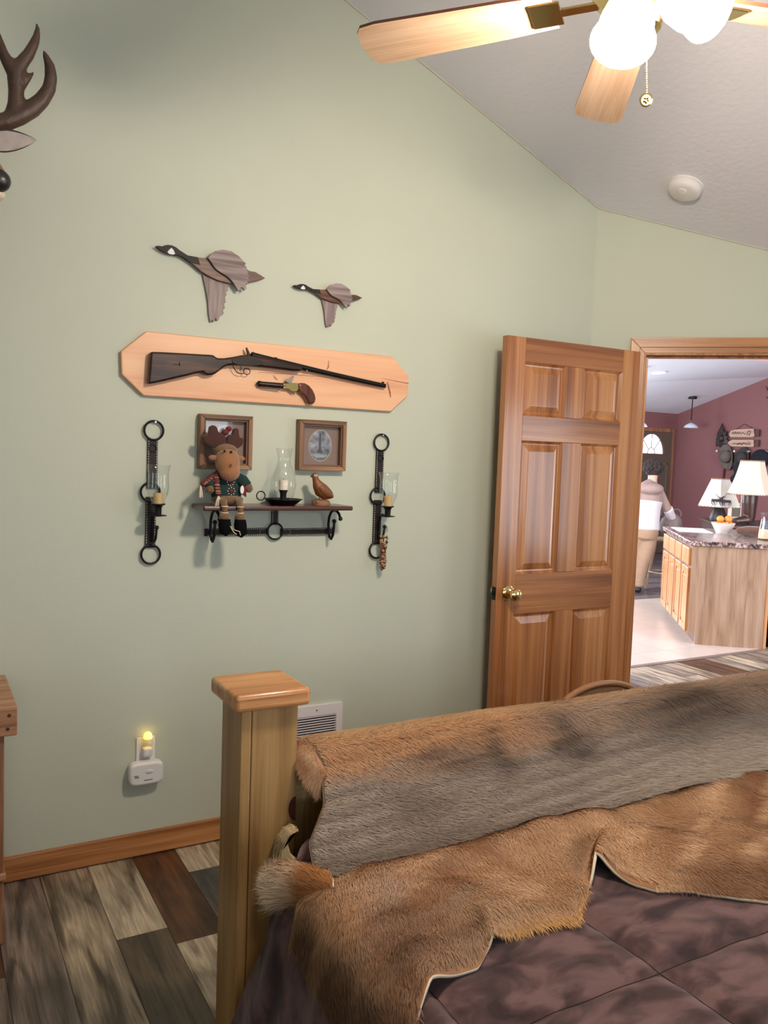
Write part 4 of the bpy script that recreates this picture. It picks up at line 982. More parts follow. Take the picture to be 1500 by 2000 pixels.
def antler_side(s):
    """traced from the visible right antler; the left one mirrors it"""
    def T(pts, xs): return [(x, DYC+s*(p[0]-DYC), p[1]) for p, x in zip(pts, xs)]
    mb = MB()
    beam = [(0.185,2.385),(0.200,2.405)] + [(0.2014,2.4003),(0.2292,2.4094),(0.2630,2.4318),(0.2972,2.4606),(0.3231,2.4907),(0.3418,2.5254),(0.3474,2.5601),(0.3434,2.5924),(0.3339,2.6141),(0.3262,2.6317)]
    mb.tube(T(beam, [0.30,0.31]+[0.32]*10), [0.022,0.022,0.023,0.025,0.026,0.025,0.022,0.0195,0.018,0.015,0.010,0.003], 14)
    palm = [(0.2432,2.4244),(0.2544,2.4598),(0.2542,2.4986),(0.2527,2.5310),(0.2539,2.5580)]
    mb.tube(T(palm, [0.32]*5), [0.022,0.0235,0.0215,0.023,0.022], 14)
    t1 = [(0.2512,2.5484),(0.2342,2.5709),(0.2202,2.5938),(0.2118,2.6181),(0.2034,2.6480),(0.1979,2.6641)]
    mb.tube(T(t1, [0.32]*6), [0.024,0.019,0.0155,0.013,0.009,0.003], 12)
    t2 = [(0.2540,2.5551),(0.2722,2.5864),(0.2877,2.6113),(0.3019,2.6448),(0.3089,2.6706),(0.3096,2.6902),(0.3067,2.7034)]
    mb.tube(T(t2, [0.32]*7), [0.022,0.0185,0.0165,0.0135,0.010,0.007,0.002], 12)
    t3 = [(0.2655,2.5132),(0.2796,2.5360),(0.2924,2.5526),(0.3023,2.5659)]
    mb.tube(T(t3, [0.32]*4), [0.014,0.012,0.008,0.002], 10)
    return mb
for s in (1, -1): obj('antler', antler_side(s), M_ANTLER, dm, remesh=0.005)

# --- wooden nightstand at the left edge
M_PINE = wood('rustic_pine', (srgb(128,84,58), srgb(166,118,86), srgb(188,142,108)), 'y', long=2, across=30, rough=0.45)
M_PINE_V = wood('rustic_pine_upright', (srgb(128,84,58), srgb(166,118,86), srgb(188,142,108)), 'z', long=2, across=30, rough=0.45)
ns = empty('nightstand', (0.22, 0.0, 0.0), 'rustic pine nightstand corner at the left edge by the wall', 'nightstand')
obj('top', MB().box((0.03, -0.30, 0.640), (0.40, 0.258, 0.729)), M_PINE, ns, bevel=0.004)
for (y, z) in ((0.236, 0.702), (0.232, 0.662)): obj('peg', MB().lathe((0.398, y, z), [(0,0),(0.0055,0),(0.0055,0.0025),(0,0.0025)], 12, axis=(1,0,0)), plain('dark_peg', srgb(60,34,26), rough=0.6), ns)
for x in (0.06, 0.33):
    for y in (-0.27, 0.175): obj('leg', MB().box((x, y, 0.001), (x+0.05, y+0.05, 0.640)), M_PINE_V, ns, bevel=0.004)
obj('shelf', MB().box((0.05, -0.28, 0.2), (0.39, 0.23, 0.222)), M_PINE, ns, bevel=0.003)

# ================================================================== CEILING FAN and smoke detector
FX, FY, FZ = 1.633, 1.357, 2.5
fan = empty('ceiling_fan', (FX, FY, ceil_z(FY)), 'five-blade pale wood ceiling fan with glowing glass shades', 'ceiling fan')
def blade_wood(a): return turn_grain(wood('pale_oak_blade', (srgb(186,150,120), srgb(208,174,144), srgb(220,190,164)), 'x', long=1.5, across=26, rough=0.4), -a)
obj('canopy', MB().lathe((FX, FY, ceil_z(FY)-0.10), [(0.0,0.0),(0.02,0.0),(0.06,0.03),(0.075,0.09),(0.075,0.13),(0.0,0.13)], 28), M_BRASS, fan, smooth=True)
obj('downrod', MB().tube([(FX,FY,2.62),(FX,FY,ceil_z(FY)-0.08)], 0.013, 14), M_BRASS, fan, smooth=True)
obj('motor_housing', MB().lathe((FX,FY,2.475), [(0.0,0.0),(0.055,0.0),(0.10,0.02),(0.115,0.06),(0.11,0.10),(0.07,0.135),(0.02,0.15),(0.0,0.15)], 32), M_BRASS, fan, smooth=True)
for k in range(5):
    a = math.radians(144.6 + 72*k)
    d = Vector((math.cos(a), math.sin(a), 0)); w = Vector((-math.sin(a), math.cos(a), 0)); pitch = math.radians(12)
    w2 = w*math.cos(pitch) + Vector((0,0,1))*math.sin(pitch)
    up = d.cross(w2)
    c = Vector((FX, FY, FZ))
    out = [(0.185,-0.050),(0.30,-0.058),(0.60,-0.069),(0.640,-0.064),(0.656,-0.045),(0.660,0.0),(0.656,0.045),(0.640,0.064),(0.60,0.069),(0.30,0.058),(0.185,0.050)]
    top = [c + d*p[0] + w2*p[1] + up*0.004 for p in out]; bot = [c + d*p[0] + w2*p[1] - up*0.004 for p in out]
    n = len(out)
    mb = MB().add([tuple(p) for p in bot]+[tuple(p) for p in top], [tuple(range(n-1,-1,-1)), tuple(range(n, 2*n))]+[(i,(i+1) % n, n+(i+1) % n, n+i) for i in range(n)])
    bl = obj('blade', mb, blade_wood(a), fan)
    bl.data.materials.append(plain('dark_blade_edge', srgb(92,52,34), rough=0.5))
    for p in bl.data.polygons:
        if len(p.vertices) == 4: p.material_index = 1
    ir = MB().obox(c + d*0.09 - w2*0.012 - up*0.010, d*0.10, w2*0.024, up*0.006).obox(c + d*0.17 - w2*0.035 - up*0.0105, d*0.07, w2*0.07, up*0.006)
    obj('blade_iron', ir, M_BRASS, fan, bevel=0.002)
obj('light_fitter', MB().lathe((FX,FY,2.41), [(0.0,0.0),(0.02,0.0),(0.045,0.02),(0.05,0.05),(0.035,0.08),(0.0,0.08)], 24), M_BRASS, fan, smooth=True)
M_SHADE = emit('lit_frosted_shade', (1.0, 0.86, 0.70, 1), FAN_GLOW)
for (ang, r, zr) in ((-60, 0.120, 2.352), (5, 0.170, 2.408)):
    a = math.radians(ang); d = Vector((math.cos(a), math.sin(a), 0))
    top = Vector((FX,FY,2.475)) + d*0.060; rim = Vector((FX,FY,zr)) + d*r
    ax = (rim-top); Ln = ax.length; ax.normalize()
    pr = [(0.018,0.0),(0.030,0.012),(0.047,0.05*Ln/0.15),(0.055,0.09*Ln/0.15),(0.056,0.118*Ln/0.15),(0.066,Ln)]
    g = obj('glass_shade', MB().lathe(top, pr, 28, axis=tuple(ax)), M_SHADE, fan, smooth=True, angle=180); g['label'] = 'glowing frosted glass shade'
    obj('bulb', MB().ball(tuple(top+ax*0.075), 0.026, 14, 10), M_SHADE, g, smooth=True)
    obj('shade_arm', MB().tube([(FX,FY,2.45), tuple(Vector((FX,FY,2.462))+d*0.035), tuple(top)], 0.010, 10), M_BRASS, fan, smooth=True)
mb = MB()
for i in range(26): mb.ball((1.655+0.011*i/25, 1.355, 2.41-0.125*i/25), 0.0022, 6, 4)
obj('pull_chain', mb, M_BRASS, fan, smooth=True)
fo = obj('pull_fob', MB().lathe((1.666,1.354,2.270), [(0.0,-0.004),(0.0135,-0.004),(0.0145,0.0),(0.0135,0.004),(0.011,0.0045),(0.0105,0.003),(0.0,0.003)], 24, axis=(0.80,-0.52,-0.30)), M_BRASS, fan, smooth=True)
fo['label'] = 'round brass pull-chain medallion'
mb = MB()
for k in range(5):
    a = k*2*PI/5; mb.ball((1.666+0.80*0.0045+0.3*0.005*math.sin(a), 1.354-0.52*0.0045+0.84*0.005*math.cos(a), 2.270-0.3*0.0045+0.9*0.005*math.sin(a)), 0.003, 8, 6)
obj('medallion_flower', mb, plain('gold_relief', srgb(206,176,110), rough=0.25, metal=1.0), fan, smooth=True)

smn = Vector((0, -RISE, -1)).normalized()
sp = Vector((0.479, 2.8197, 2.6701))
sd = empty('smoke_detector', tuple(sp), 'round white smoke detector on the sloped ceiling', 'smoke detector')
obj('base', MB().lathe(tuple(sp), [(0,0.0),(0.072,0.0),(0.072,0.010),(0.0,0.010)], 32, axis=tuple(smn)), M_WHITE, sd, smooth=True)
obj('cover', MB().lathe(tuple(sp), [(0.069,0.010),(0.068,0.026),(0.062,0.036),(0.050,0.041),(0.0,0.043)], 32, axis=tuple(smn)), M_WHITE, sd, smooth=True)
tq = smn.orthogonal().normalized()
obj('test_button', MB().lathe(tuple(sp+smn*0.042+Vector((0.012,-0.018,0.007))), [(0,0),(0.017,0.0),(0.016,0.003),(0,0.0035)], 20, axis=tuple(smn)), plain('button_white', srgb(240,238,236), rough=0.3), sd, smooth=True)

# ================================================================== BED
M_BEDP = wood('golden_oak_post', (srgb(122,88,50), srgb(154,118,72), srgb(174,138,90)), 'z', long=1.4, across=26, rough=0.38, coat=0.25)
M_BEDC = wood('golden_oak_cap', (srgb(150,98,56), srgb(186,130,80), srgb(206,154,104)), 'y', long=2.0, across=28, rough=0.32, coat=0.35)
M_BEDR = wood('golden_oak_rail', (srgb(136,104,70), srgb(172,138,98), srgb(192,160,120)), 'y', long=1.2, across=26, rough=0.4, coat=0.2)
bed = empty('bed', (1.2, 1.67, 0), 'heavy golden wood bed with a square-capped footboard post', 'bed')
def post(y0, y1, x0, x1):
    g = 0.0012
    obj('post', MB().box((x0, y0+0.026+g, 0.002), (x1, y1, 0.897)).box((x0+0.07, y0, 0.002), (x1, y0+0.026, 0.897)).box((x0, y0+0.003, 0.002), (x0+0.069, y0+0.026, 0.897)), M_BEDP, bed, bevel=0.003)
    obj('post_cap', MB().box((x0-0.022, y0-0.022, 0.8975), (x1+0.022, y1+0.024, 0.940)), M_BEDC, bed, bevel=0.011, bseg=4, smooth=True)
post(0.655, 0.798, 1.055, 1.2)
post(2.80, 2.943, 1.055, 1.2)
obj('top_rail', MB().box((1.075, 0.799, 0.638), (1.180, 2.799, 0.752)), M_BEDR, bed, bevel=0.004)
obj('panel', MB().box((1.10, 0.799, 0.20), (1.165, 2.799, 0.6375)), M_BEDP, bed, bevel=0.002)
obj('side_rail', MB().box((1.201, 0.752, 0.22), (3.35, 0.782, 0.33)), M_BEDR, bed, bevel=0.004)
obj('side_rail', MB().box((1.201, 2.86, 0.22), (3.35, 2.89, 0.33)), M_BEDR, bed, bevel=0.004)
obj('slat_base', MB().box((1.201, 0.783, 0.23), (3.35, 2.859, 0.26)), M_BEDR, bed)
obj('knot', MB().prism([(0.7975-0.018*math.sin(t), 0.640+0.030*math.cos(t)) for t in np.linspace(0, PI, 16)], 1.2, 1.2022, 'x'), plain('dark_red_knot', srgb(74,30,26), rough=0.45, noise=0.3, nscale=60), bed)
obj('mattress', MB().box((1.33, 0.715, 0.262), (3.33, 2.85, 0.567)), plain('dark_mattress_cloth', srgb(44,33,31), rough=0.95), bed, bevel=0.07, bseg=4)

def sines(x, y, seed, k=5, f=1.0):
    r = np.random.default_rng(seed); out = 0
    for i in range(k):
        a, b_, p = r.normal(0, 1, 1)[0], r.normal(0, 1, 1)[0], r.uniform(0, 2*PI)
        out = out + np.sin(f*(a*x + b_*y)*(1+i*0.45) + p)/(1+0.35*i)
    return out/2.4

SEAM, SEAM_X0, SEAM_Y0 = 0.404, 2.0, 0.763
def puff(x, y):
    ay = np.abs(np.sin(PI*(y-SEAM_Y0)/SEAM)); ax = np.abs(np.sin(PI*(x-SEAM_X0)/SEAM))
    return 0.016*np.minimum(1, ay*3.6)**0.5*np.minimum(1, ax*3.6)**0.5
QZ = 0.585
side = [(0.622,0.10),(0.624,0.20),(0.626,0.30),(0.629,0.39),(0.635,0.455),(0.646,0.510),(0.668,0.552),(0.702,0.577),(0.735,QZ)]
ys = [s[0] for s in side]; zs_ = [s[1] for s in side]
def quilt_profile():
    P = []
    for (a, b_) in zip(side, side[1:]):
        for t in (0, 0.25, 0.5, 0.75): P.append((a[0]+(b_[0]-a[0])*t, a[1]+(b_[1]-a[1])*t))
    for q in range(-2, 152): P.append((SEAM_Y0+SEAM/30*q, QZ))
    for s in reversed(side): P.append((3.55-s[0], s[1]))
    return P
prof = quilt_profile()
def quilt_top(x, y):
    """height of the quilt's upper face"""
    z = np.interp(y, ys+[2.80], zs_+[QZ])
    wr = 0.0035*sines(x, y, 3, 5, 16) + 0.004*sines(x, y, 8, 4, 6)
    return z + puff(x, y)*np.clip((y-0.64)/0.08, 0.15, 1) + wr
rows = []
xs = np.concatenate([np.linspace(1.222, 1.33, 9), SEAM_X0+SEAM/30*np.arange(-49, 101)])
for x in xs:
    r = []
    for (y, z) in prof:
        zt = float(quilt_top(x, y)) - float(np.interp(y, ys+[2.80], zs_+[QZ])) + z
        k = max(0.0, (0.70-y)/0.14); fold = 0.010*math.sin(x*17+1.0)*k + 0.006*math.sin(x*41)*k
        if z < 0.5: zt = z
        kk = min(1, max(0, (0.80-y)/0.13))*min(1, max(0, (z-0.12)/0.34))
        ft = min(1, max(0, (x-1.222)/0.10)); zt -= 0.09*(1-math.sqrt(max(0, 1-(1-ft)**2)))*(1-kk) if z > 0.55 else 0
        r.append((x+0.20*kk*math.exp(-(x-1.222)/0.30), y+fold, zt))
    rows.append(r)
m, nt, b = new_mat('brown_microsuede'); L = nt.links.new; N = nt.nodes.new
tc = N('ShaderNodeTexCoord'); mp = N('ShaderNodeMapping'); mp.inputs['Scale'].default_value = (15, 8, 8); mp.inputs['Rotation'].default_value = (0, 0, 0.5); L(tc.outputs['Object'], mp.inputs['Vector'])
n1 = N('ShaderNodeTexNoise'); n1.inputs['Scale'].default_value = 1; n1.inputs['Detail'].default_value = 5; n1.inputs['Distortion'].default_value = 0.55; L(mp.outputs[0], n1.inputs['Vector'])
cr = N('ShaderNodeValToRGB'); e = cr.color_ramp.elements; e[0].position = 0.36; e[0].color = srgb(42,29,30); e[1].position = 0.60; e[1].color = srgb(97,73,72)
k_ = e.new(0.46); k_.color = srgb(66,47,47)
L(n1.outputs['Fac'], cr.inputs['Fac']); L(cr.outputs[0], b.inputs['Base Color']); b.inputs['Roughness'].default_value = 0.85; b.inputs['Sheen Weight'].default_value = 0.22; b.inputs['Sheen Roughness'].default_value = 0.4; b.inputs['Sheen Tint'].default_value = (0.9,0.75,0.72,1); b.inputs['Specular IOR Level'].default_value = 0.2
qo = obj('quilt', MB().grid(rows), m, smooth=True, angle=180, origin=(2.2, 1.65, 0.58))
def seam(pts):
    obj('seam', MB().tube(pts, 0.0011, 6), plain('dark_seam_thread', srgb(34,24,24), rough=0.9), qo, smooth=True)
for k in range(0, 5):
    y_ = SEAM_Y0+SEAM*k
    seam([(x_, y_, float(quilt_top(x_, y_))+0.0008) for x_ in np.arange(1.36, 3.35, 0.02)])
for k in range(0, 4):
    x_ = SEAM_X0+SEAM*k
    seam([(x_, y_, float(quilt_top(x_, y_))+0.0008) for y_ in np.arange(0.74, 2.78, 0.02)])
tag(qo, 'dark brown quilted microsuede bedspread on the bed', 'bedspread')

# ------------------------------------------------------------------ fur helper
def fur_mat():
    m, nt, b = new_mat('animal_hair'); L = nt.links.new
    a = nt.nodes.new('ShaderNodeAttribute'); a.attribute_name = 'hair'
    L(a.outputs['Color'], b.inputs['Base Color'])
    b.inputs['Roughness'].default_value = 0.55; b.inputs['Specular IOR Level'].default_value = 0.35
    return m
M_FUR = fur_mat()
M_SKIN = plain('pale_rawhide', srgb(206,190,164), rough=0.7, noise=0.1, nscale=25)
M_UNDER = plain('hair_base', srgb(96,76,60), rough=0.9, noise=0.2, nscale=40)

def fur(name, P, parent, count, length, comb, color, lift=0.42, width=0.0011, seed=1, mask=None, flip=False):
    """short mesh hairs rooted on the grid P (n x m x 3)"""
    r = np.random.default_rng(seed)
    P = np.asarray(P, float); n, m = P.shape[:2]
    a = P[1:, :-1]-P[:-1, :-1]; b_ = P[:-1, 1:]-P[:-1, :-1]
    area = np.linalg.norm(np.cross(a, b_), axis=2).ravel(); pr = area/area.sum()
    cell = r.choice(len(pr), count, p=pr); ci, cj = cell//(m-1), cell % (m-1)
    fu, fv = r.random(count), r.random(count)
    def bil(G):
        return (G[ci, cj]*((1-fu)*(1-fv))[:, None] + G[ci+1, cj]*(fu*(1-fv))[:, None] + G[ci, cj+1]*((1-fu)*fv)[:, None] + G[ci+1, cj+1]*(fu*fv)[:, None])
    du = np.gradient(P, axis=0); dv = np.gradient(P, axis=1)
    Ng = np.cross(du, dv); Ng /= np.linalg.norm(Ng, axis=2, keepdims=True)+1e-12
    if flip: Ng = -Ng
    p = bil(P); nn = bil(Ng); nn /= np.linalg.norm(nn, axis=1, keepdims=True)+1e-9
    U = (ci+fu)/(n-1); V = (cj+fv)/(m-1)
    if mask is not None:
        k = mask(U, V, p, r); p, nn, U, V = p[k], nn[k], U[k], V[k]
    N_ = len(p)
    ln = length(U, V, p)*r.uniform(0.65, 1.2, N_)
    d = comb(U, V, p) + r.normal(0, 0.20, (N_, 3)) + 0.45*np.stack([sines(p[:,0], p[:,1], seed+40, 4, 22), sines(p[:,1], p[:,2], seed+41, 4, 22), sines(p[:,0], p[:,2], seed+42, 4, 22)], 1)
    d -= nn*(d*nn).sum(1, keepdims=True); d /= np.linalg.norm(d, axis=1, keepdims=True)+1e-9
    lf = lift*r.uniform(0.5, 1.5, N_)[:, None]
    d1 = d*np.cos(lf) + nn*np.sin(lf); d2 = d*np.cos(lf*0.35) + nn*np.sin(lf*0.35) + np.array([0, 0, -0.12]); d2 /= np.linalg.norm(d2, axis=1, keepdims=True)
    s = np.cross(d, nn); s /= np.linalg.norm(s, axis=1, keepdims=True)+1e-9
    w = width*r.uniform(0.6, 1.3, N_)[:, None]
    p0 = p - nn*0.0015; p1 = p0 + d1*ln[:, None]*0.5; p2 = p1 + d2*ln[:, None]*0.5
    vv = np.stack([p0-s*w, p0+s*w, p1-s*w*0.75, p1+s*w*0.75, p2], 1).reshape(-1, 3)
    vv -= np.array(ORIGIN[parent.name])[None, :]
    c = color(U, V, p, r)
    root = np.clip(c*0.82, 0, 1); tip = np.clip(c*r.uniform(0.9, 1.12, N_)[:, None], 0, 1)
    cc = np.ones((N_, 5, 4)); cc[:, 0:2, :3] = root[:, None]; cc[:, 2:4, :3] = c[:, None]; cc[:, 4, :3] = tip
    cn = nn*0.9 + r.normal(0, 0.11, (N_, 3)) + d1*0.25; cn /= np.linalg.norm(cn, axis=1, keepdims=True)
    cn = np.repeat(cn, 5, axis=0)
    me = bpy.data.meshes.new(name)
    me.vertices.add(N_*5); me.vertices.foreach_set('co', vv.ravel())
    base = np.arange(N_)[:, None]*5
    loops = (base + np.array([[0, 1, 3, 2, 2, 3, 4]])).ravel()
    me.loops.add(N_*7); me.loops.foreach_set('vertex_index', loops.astype(np.int32))
    starts = (np.arange(N_)[:, None]*7 + np.array([[0, 4]])).ravel()
    me.polygons.add(N_*2); me.polygons.foreach_set('loop_start', starts.astype(np.int32))
    me.polygons.foreach_set('use_smooth', np.ones(N_*2, bool))
    me.update(calc_edges=True)
    at = me.color_attributes.new('hair', 'FLOAT_COLOR', 'POINT'); at.data.foreach_set('color', cc.ravel())
    me.normals_split_custom_set_from_vertices(cn.tolist())
    me.materials.append(M_FUR)
    o = bpy.data.objects.new(name, me); COL.objects.link(o); o.parent = parent
    o['kind'] = 'stuff'
    return o

def lin(r, g, b_): return np.array(srgb(r, g, b_)[:3])
def mixc(a, b_, t):
    t = np.clip(t, 0, 1)[:, None]; return a*(1-t) + b_*t

def hide_skin(name, P, parent, thick=0.004, m=None, flip=1):
    mb = MB().grid([[tuple(p) for p in r] for r in P])
    o = obj(name, mb, m or M_SKIN, parent, smooth=True, angle=180)
    o.data.materials.append(M_SKIN)
    sd_ = o.modifiers.new('thickness', 'SOLIDIFY'); sd_.thickness = thick; sd_.offset = -flip; sd_.material_offset = 1; sd_.material_offset_rim = 1
    return o

# ------------------------------------------------------------------ grey-brown hide hanging over the footboard
h1 = empty('animal_hide', (1.2, 1.7, 0.8), 'grey-brown furry hide draped over the bed footboard', 'animal hide', 'animal hides on the bed')
XSEC = [(1.052,0.53),(1.056,0.63),(1.060,0.71),(1.066,0.752),(1.088,0.768),(1.12,0.776),(1.155,0.777),(1.19,0.770),(1.212,0.752),(1.232,0.730),(1.262,0.706),(1.305,0.684),(1.36,0.665),(1.42,0.650),(1.465,0.640),(1.51,0.635)]
NV = 46
arc_ = np.concatenate([[0], np.cumsum([math.hypot(XSEC[i+1][0]-XSEC[i][0], XSEC[i+1][1]-XSEC[i][1]) for i in range(len(XSEC)-1)])])
tv = np.linspace(0, arc_[-1], NV)
XS = np.interp(tv, arc_, [q[0] for q in XSEC]); ZS = np.interp(tv, arc_, [q[1] for q in XSEC])
LEFT = np.interp(tv/arc_[-1], [0, 0.30, 0.37, 0.42, 0.47, 0.51, 0.56, 0.70, 0.85, 1.0], [0.88, 0.87, 0.850, 0.842, 0.846, 0.855, 0.858, 0.822, 0.74, 0.71])
NU = 110
H1 = np.zeros((NU, NV, 3))
for i in range(NU):
    t = i/(NU-1)
    y = LEFT*(1-t) + 2.76*t
    bump = 0.010*sines(y, tv*2.2, 21, 5, 5.0) + 0.005*sines(y, tv*3, 22, 4, 16)
    front = np.clip((tv-arc_[8])/(arc_[-1]-arc_[8]), 0, 1)
    top_ = np.clip(1-np.abs(tv-arc_[6])/0.12, 0, 1)
    H1[i, :, 0] = XS + bump*0.8*front*(1-front*0.5)
    H1[i, :, 1] = y
    H1[i, :, 2] = ZS + np.maximum(bump*0.9*front, -0.006) + 0.006*top_*np.abs(np.sin(y*5+1)) + 0.002 - 0.014*np.clip((y-1.3)/1.0, 0, 1)*np.clip(1-front*1.5, 0, 1)
hide_skin('skin', H1, h1, m=M_UNDER, flip=1)
def comb1(U, V, p): return np.stack([0.15+0.6*(V > 0.5), 0.65*np.ones_like(U), -0.35*np.ones_like(U)], 1)
def len1(U, V, p): return 0.020 + 0.018*np.clip((p[:,1]-1.3)/0.9, 0, 1)
def col1(U, V, p, r):
    y = p[:, 1]; n_ = sines(y*1.0, V*3, 61, 5, 5); n2 = sines(y, V*3, 62, 5, 18)
    grey = mixc(lin(122,106,94), lin(156,140,126), 0.5+0.5*n2); tan = mixc(lin(186,138,96), lin(168,118,78), 0.5+0.4*n2)
    crest = np.clip((0.655-V)/0.10 + 0.35*n_, 0, 1)*np.clip((1.75-y)/0.35, 0.35, 1)
    c = mixc(grey, tan, crest)
    tn = lin(196,158,118)
    c = mixc(c, np.tile(tn, (len(y), 1)), np.clip((0.49-V)/0.06, 0, 1)*0.7)
    V0 = V; V = V + 0.05*sines(y, V, 64, 4, 9); y = y + 0.05*sines(y, V*2, 65, 4, 8)
    dk = np.clip(1.25*np.exp(-((y-1.60)/0.10)**2-((V-0.60)/0.10)**2) + 1.0*np.exp(-((y-1.33)/0.05)**2-((V-0.62)/0.10)**2) + 0.9*np.exp(-((y-1.20)/0.10)**2-((V-0.61)/0.05)**2) + 1.3*np.exp(-((y-2.15)/0.26)**2-((V-0.57)/0.11)**2) + 0.8*np.exp(-((y-1.62)/0.03)**2-((V-0.56)/0.12)**2) + 0.55*np.clip((V-0.90)/0.08, 0, 1)*np.clip((1.35-y)/0.2, 0, 1) + 0.6*np.exp(-((y-1.05)/0.10)**2-((V-0.80)/0.10)**2), 0, 1)*(0.75+0.4*n2)  # dark hair patches, plus painted shade in a fold and along the lower left
    c = mixc(c, np.tile(lin(64,48,38), (len(y), 1)), np.clip(dk*0.95, 0, 0.82))
    V = V0; y = p[:, 1]
    pl = np.clip((V-0.72)/0.12, 0, 1)*np.clip((y-1.5)/0.4, 0, 1)
    c = mixc(c, np.tile(lin(186,168,150), (len(y), 1)), 0.55*pl)
    spk = r.random(len(y)); c[spk < 0.08] *= 0.5; c[spk > 0.95] *= 1.25
    return c*(0.92+0.16*r.random(len(y)))[:, None]
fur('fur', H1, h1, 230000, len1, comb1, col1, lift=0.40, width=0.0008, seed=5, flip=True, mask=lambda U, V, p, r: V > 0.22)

# small curled corner of the hide beside the post
EDGE = [(1.135,0.856,0.784),(1.165,0.852,0.784),(1.195,0.851,0.776),(1.218,0.856,0.760),(1.238,0.864,0.738)]
FLP = np.zeros((18, 10, 3))
for i in range(18):
    t = i/17*(len(EDGE)-1); k = min(int(t), len(EDGE)-2); c0 = Vector(EDGE[k]).lerp(Vector(EDGE[k+1]), t-k)
    for j in range(10):
        q = j/9; w_ = 0.046*(1-0.35*(i/17-0.45)**2*4)
        drop = 0.006*q + max(0.0, (i/17-0.38))*0.060*q**1.4
        FLP[i, j] = (c0.x + 0.010*q*(i/17), c0.y - w_*q, c0.z - 0.007 - drop + 0.010*math.sin(PI*q))
hide_skin('corner_flap', FLP, h1, thick=0.003, m=M_UNDER, flip=1)
fur('corner_fur', FLP, h1, 7000, lambda U, V, p: 0.016+0.008*V, lambda U, V, p: np.stack([0.35*U, -0.8+0*U, -0.4*U], 1), lambda U, V, p, r: mixc(lin(168,112,72), lin(212,172,134), 0.5+0.5*sines(p[:,0], p[:,1], 55, 4, 60))*(0.9+0.2*r.random(len(U)))[:, None], lift=0.45, width=0.0008, seed=27, flip=True)

# ------------------------------------------------------------------ golden-brown hide lying on the quilt
h2 = empty('animal_hide', (1.65, 1.5, 0.63), 'golden-brown furry hide spread on the foot of the bedspread', 'animal hide', 'animal hides on the bed')
BK = [(1.535,0.642),(1.495,0.690),(1.486,0.76),(1.482,0.90),(1.50,1.06),(1.49,1.19),(1.476,1.318),(1.48,1.44),(1.487,1.561),(1.46,1.72),(1.436,1.865),(1.44,2.10),(1.45,2.40),(1.45,2.62)]
FT = [(1.83,0.634),(1.935,0.690),(1.884,0.748),(1.866,0.858),(1.812,0.935),(1.815,1.02),(1.829,1.12),(1.762,1.205),(1.700,1.288),(1.822,1.345),(1.862,1.415),(1.955,1.53),(2.0,1.80),(2.0,2.20)]
KEY = np.array([0,0.045,0.09,0.17,0.26,0.33,0.41,0.47,0.53,0.60,0.67,0.80,0.92,1.0])
NU2, NV2 = 120, 48
tt = np.linspace(0, 1, NU2)
def lerpk(Q, i): return np.interp(tt, KEY, [q[i] for q in Q])
Bx, By, Fx, Fy = lerpk(BK,0), lerpk(BK,1), lerpk(FT,0), lerpk(FT,1)
H2 = np.zeros((NU2, NV2, 3))
vv_ = np.linspace(0, 1, NV2)
for i in range(NU2):
    x = Bx[i] + (Fx[i]-Bx[i])*vv_ + 0.006*sines(np.full(NV2, tt[i]), vv_, 71, 4, 30)*(vv_ > 0.9)
    y = By[i] + (Fy[i]-By[i])*vv_
    z = quilt_top(x, y) - puff(x, y)*np.clip((y-0.64)/0.08, 0.15, 1) + 0.024
    edge = np.minimum(np.minimum(vv_*6, (1-vv_)*8), 1)
    z += edge*(0.012 + 0.016*np.maximum(sines(x, y, 31, 5, 7.5), -0.8) + 0.005*sines(x, y, 33, 4, 22))
    z += 0.045*np.exp(-((tt[i]-0.53)/0.022)**2)*np.clip((vv_-0.35)/0.65, 0, 1)**1.3
    z += 0.020*np.exp(-((tt[i]-0.25)/0.02)**2)*np.clip((vv_-0.6)/0.4, 0, 1)
    z += 0.022*np.exp(-((tt[i]-0.09)/0.03)**2)*np.clip((vv_-0.7)/0.3, 0, 1)
    z += 0.020*np.exp(-((x-1.52)/0.05)**2)*np.clip((y-0.72)/0.1, 0, 1)
    H2[i, :, 0], H2[i, :, 1], H2[i, :, 2] = x, y, z
hide_skin('skin', H2, h2, thick=0.006, m=plain('golden_hair_base', srgb(138,96,64), rough=0.9, noise=0.2, nscale=40), flip=1)
def comb2(U, V, p): return np.stack([0.9+0*U, -0.35+0.5*U, -0.1+0*U], 1)
def len2(U, V, p): return 0.019 + 0.006*np.clip(V-0.8, 0, 1)*5 + 0.005*(U < 0.1)
